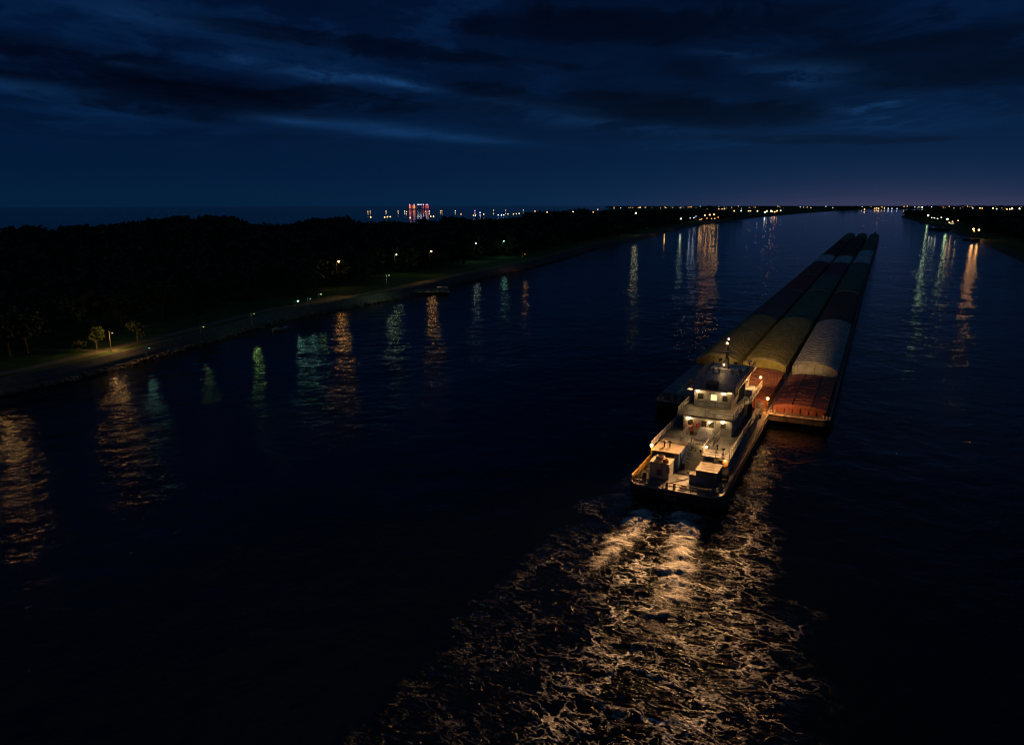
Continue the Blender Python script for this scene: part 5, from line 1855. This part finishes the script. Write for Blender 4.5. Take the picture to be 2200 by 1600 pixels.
    # lamp post on the port quarter
    pp = MB().lathe((-5.3, 7.7, DZ), [(.09, 0), (.06, .4), (.05, 3.3)], 8)
    pp.build('lamp_post', M_yellow, t)
    deck_lamp(-5.3, 7.7, 5.55, AMBER, 300, r=.22, estr=40, lofs=(-.12, -.25, 0))
    # bow lamp on a short post, starboard
    pb = MB().lathe((6.0, 42.6, DZ), [(.12, 0), (.08, .4), (.07, 3.1)], 8)
    pb.build('lamp_post', M_yellow, t)
    deck_lamp(6.0, 42.6, 5.45, ORANGE, 2200, r=.24, estr=45, lofs=(.2, .25, .05))
    # starboard forward lamp off the wheelhouse wing
    deck_lamp(4.9, 39.6, 9.9, ORANGE, 1600, r=.2, estr=40, bracket=(2.8, 39.6, 10.2), lofs=(.3, .1, -.1))
    lamp_light(t, (5.0, 39.3, 9.85), (1.0, .5, .16), 9000, .2, ((9.5, 2, 0), 58), .8)  # added spot without a fixture, puts glints on the starboard water
    deck_lamp(3.3, 34.4, 10.45, WARM, 160, r=.12, estr=20, bracket=(2.8, 34.4, 10.6), lofs=(.2, 0, -.2))
    # forward floodlight on the raised roof, over the first covers
    f = MB()
    f.box(-.3, .3, 42.3, 42.55, ZR + .3, ZR + .7)
    f.tube((0, 42.4, ZR), (0, 42.4, ZR + .3), .06, 6)
    f.build('floodlight', M_dark, t)
    lamp_light(t, (0, 42.65, ZR + .5), (1.0, .60, .20), 26000, .2, ((2, 100, 4), 46), 0.7)
    # roof working light and mast lights
    deck_lamp(-.9, 36.1, 12.3, WARM, 55, r=.15, estr=25, lofs=(-.2, -.4, 0))
    deck_lamp(-.7, 36.8, 16.0, WARM, 20, r=.16, estr=14, lofs=(0, -.3, 0))
    deck_lamp(-.5, 36.8, 16.75, (1, .45, .7), 8, r=.14, estr=8, lofs=(0, -.3, 0))
    deck_lamp(4.9, 9.1, 4.45, AMBER, 60, r=.1, estr=15, lofs=(0, -.2, -.1))
    return t


towboat()
TX, TY, DK = TUG[0], TUG[1], 2.23

# things standing on the towboat's deck
o = thing('deck_machine', 'rust stained white machine box heaped with rope on the port side of the stern deck', 'machine box', (TX - 2.9, TY + 4.7, DK))
MB().box(-1.35, 1.35, -1.2, 1.2, 0.1, 2.3).build('casing', M_white, o)
MB().box(-1.45, 1.45, -1.3, 1.3, 2.303, 2.42).build('lid', M_tan, o)
MB().box(-.35, .35, -1.26, -1.202, .6, 1.5).build('panel', M_dark, o)
MB().box(-1.3, 1.3, -1.1, 1.1, 0, .1).build('skid', M_dark, o)
MB().box(.95, 1.5, -1.5, -1.25, 1.2, 2.1).build('flap', M_tan, o)


def rope_coil(label, loc, r0, turns, m, name='rope_coil'):
    b = MB()
    pts = []
    for k in range(turns * 14):
        a = k * 2 * math.pi / 14
        rr = r0 * (1 + .12 * math.sin(k * .37))
        pts.append((rr * math.cos(a), rr * math.sin(a), .07 + .1 * k / 14))
    b.path(pts, .07, 5)
    ob = b.build(name, m, None)
    ob.location = tuple(float(q) for q in loc)
    return tag(ob, label, 'rope')


rope_coil('heap of coiled rope lying on the white machine box', (TX - 3.2, TY + 4.9, DK + 2.425), .55, 5, M_rope)
rope_coil('orange rope coil at the front edge of the white machine box top', (TX - 2.2, TY + 4.1, DK + 2.425), .35, 4, M_orange)
rope_coil('coil of mooring rope on the stern deck near the bitts', (TX + 1.0, TY + 1.6, DK), .45, 3, M_rope)

for label, pts, m_ in (('dark hose snaking from the stair foot across the stern deck', [(-.6, 8.6), (-.2, 7.2), (.6, 6.4), (.5, 5.0), (-.3, 4.0), (-1.2, 2.6), (-.9, 1.8)], M_dark),
                       ('pale mooring line trailing along the stern deck to the corner bitts', [(1.0, 2.0), (2.2, 1.5), (3.4, 2.2), (4.4, 1.9), (4.9, 1.8)], M_rope)):
    b = MB()
    cp = densify(np.array(pts, float), .3)
    b.path([(p[0], p[1], .06) for p in cp], .055, 5)
    ob = b.build('hose' if m_ is M_dark else 'mooring_line', m_, None)
    ob.location = (TX, TY, DK)
    tag(ob, label, 'hose' if m_ is M_dark else 'rope')
for k, (a, c, lb) in enumerate([((5.2, 40.3, .7), (9.6, 45.6, .2), 'taut wire from the starboard bow capstan to the starboard barge corner'), ((-5.2, 40.3, .7), (-9.4, 45.6, .2), 'taut wire from the port bow capstan to the port barge corner'),
                                ((2.3, 40.3, .7), (4.4, 45.6, .2), 'taut wire from the inner starboard capstan to the centre barge'), ((-2.3, 40.3, .7), (-4.0, 45.6, .2), 'taut wire from the inner port capstan to the centre barge')]):
    ob = MB().tube(a, c, .05, 5).build('face_wire', M_lip, None)
    ob.location = (TX, TY, DK)
    tag(ob, lb, 'wire', 'wires lashing the towboat to the barges')

o = thing('deck_locker', 'large dark blue deck locker with a tan lid on the starboard stern deck', 'locker', (TX + 3.5, TY + 5.6, DK))
MB().box(-1.4, 1.4, -2.0, 2.0, 0, 2.1).build('casing', mat('dark_teal_paint', (0.03, 0.06, 0.09), .5, var=.25, stain=(.1, .05, .03), stain_amt=.4, streak=True), o)
MB().box(-1.5, 1.5, -2.1, 2.1, 2.103, 2.25).build('lid', M_tan, o)
MB().box(-1.35, .1, -2.06, -2.002, .2, 1.3).build('door', M_blue, o)
MB().box(-.25, .35, -2.05, -2.002, 1.45, 1.85).build('plate', M_rust, o)
o = thing('cabinet', 'small blue cabinet beside the large locker on the stern deck', 'cabinet', (TX + 1.65, TY + 4.5, DK))
MB().box(-.5, .45, -.5, .5, 0, 1.25).build('casing', M_blue, o)
MB().box(-.55, .5, -.55, .55, 1.253, 1.33).build('lid', M_tan, o)
MB().box(-.4, .35, -.53, -.502, .15, 1.1).build('door', M_blue, o)
o = thing('winch', 'dark deck winch beside the large blue locker', 'winch', (TX + 5.3, TY + 7.2, DK))
MB().tube((-.5, 0, .6), (.4, 0, .6), .35, 12).build('drum', M_rope, o)
w = MB()
w.box(-.6, -.5, -.5, .5, 0, 1.1).box(.4, .5, -.5, .5, 0, 1.1).box(-.6, .5, -.5, .5, 0, .1)
w.build('frame', M_dark, o)
for x, y, lb in ((-4.9, 3.2, 'dark oil drum by the port rail behind the white machine box'), (-.9, 9.0, 'dark oil drum at the foot of the stair')):
    d = MB().lathe((0, 0, 0), [(.29, 0), (.3, .05), (.29, .1), (.29, .3), (.305, .33), (.29, .36), (.29, .6), (.305, .63), (.29, .66), (.29, .85), (.3, .88)], 14).build('oil_drum', M_dark, None)
    d.location = (TX + x, TY + y, DK)
    tag(d, lb, 'drum', 'drums on the towboat deck')


def lifebuoy(label, loc, rot):
    b = MB()
    n, m = 20, 8
    V, Q = [], []
    for i in range(n):
        a = 2 * math.pi * i / n
        for j in range(m):
            c = 2 * math.pi * j / m
            rr = .36 + .09 * math.cos(c)
            V.append((rr * math.cos(a), .09 * math.sin(c), rr * math.sin(a)))
    for i in range(n):
        for j in range(m):
            Q.append((i * m + j, ((i + 1) % n) * m + j, ((i + 1) % n) * m + (j + 1) % m, i * m + (j + 1) % m))
    b._add(V, Q)
    ob = b.build('lifebuoy', M_orange, None, True)
    ob.location = tuple(float(q) for q in loc)
    ob.rotation_euler = (0, 0, rot)
    return tag(ob, label, 'lifebuoy', 'lifebuoys of the towboat')


lifebuoy('orange lifebuoy on the aft wall of the starboard house', (TX + 4.9, TY + 9.28, DK + 1.6), 0)
lifebuoy('faded lifebuoy hanging on the side rail of the upper deck', (TX + 5.45, TY + 20.7, 5.75), math.pi / 2)
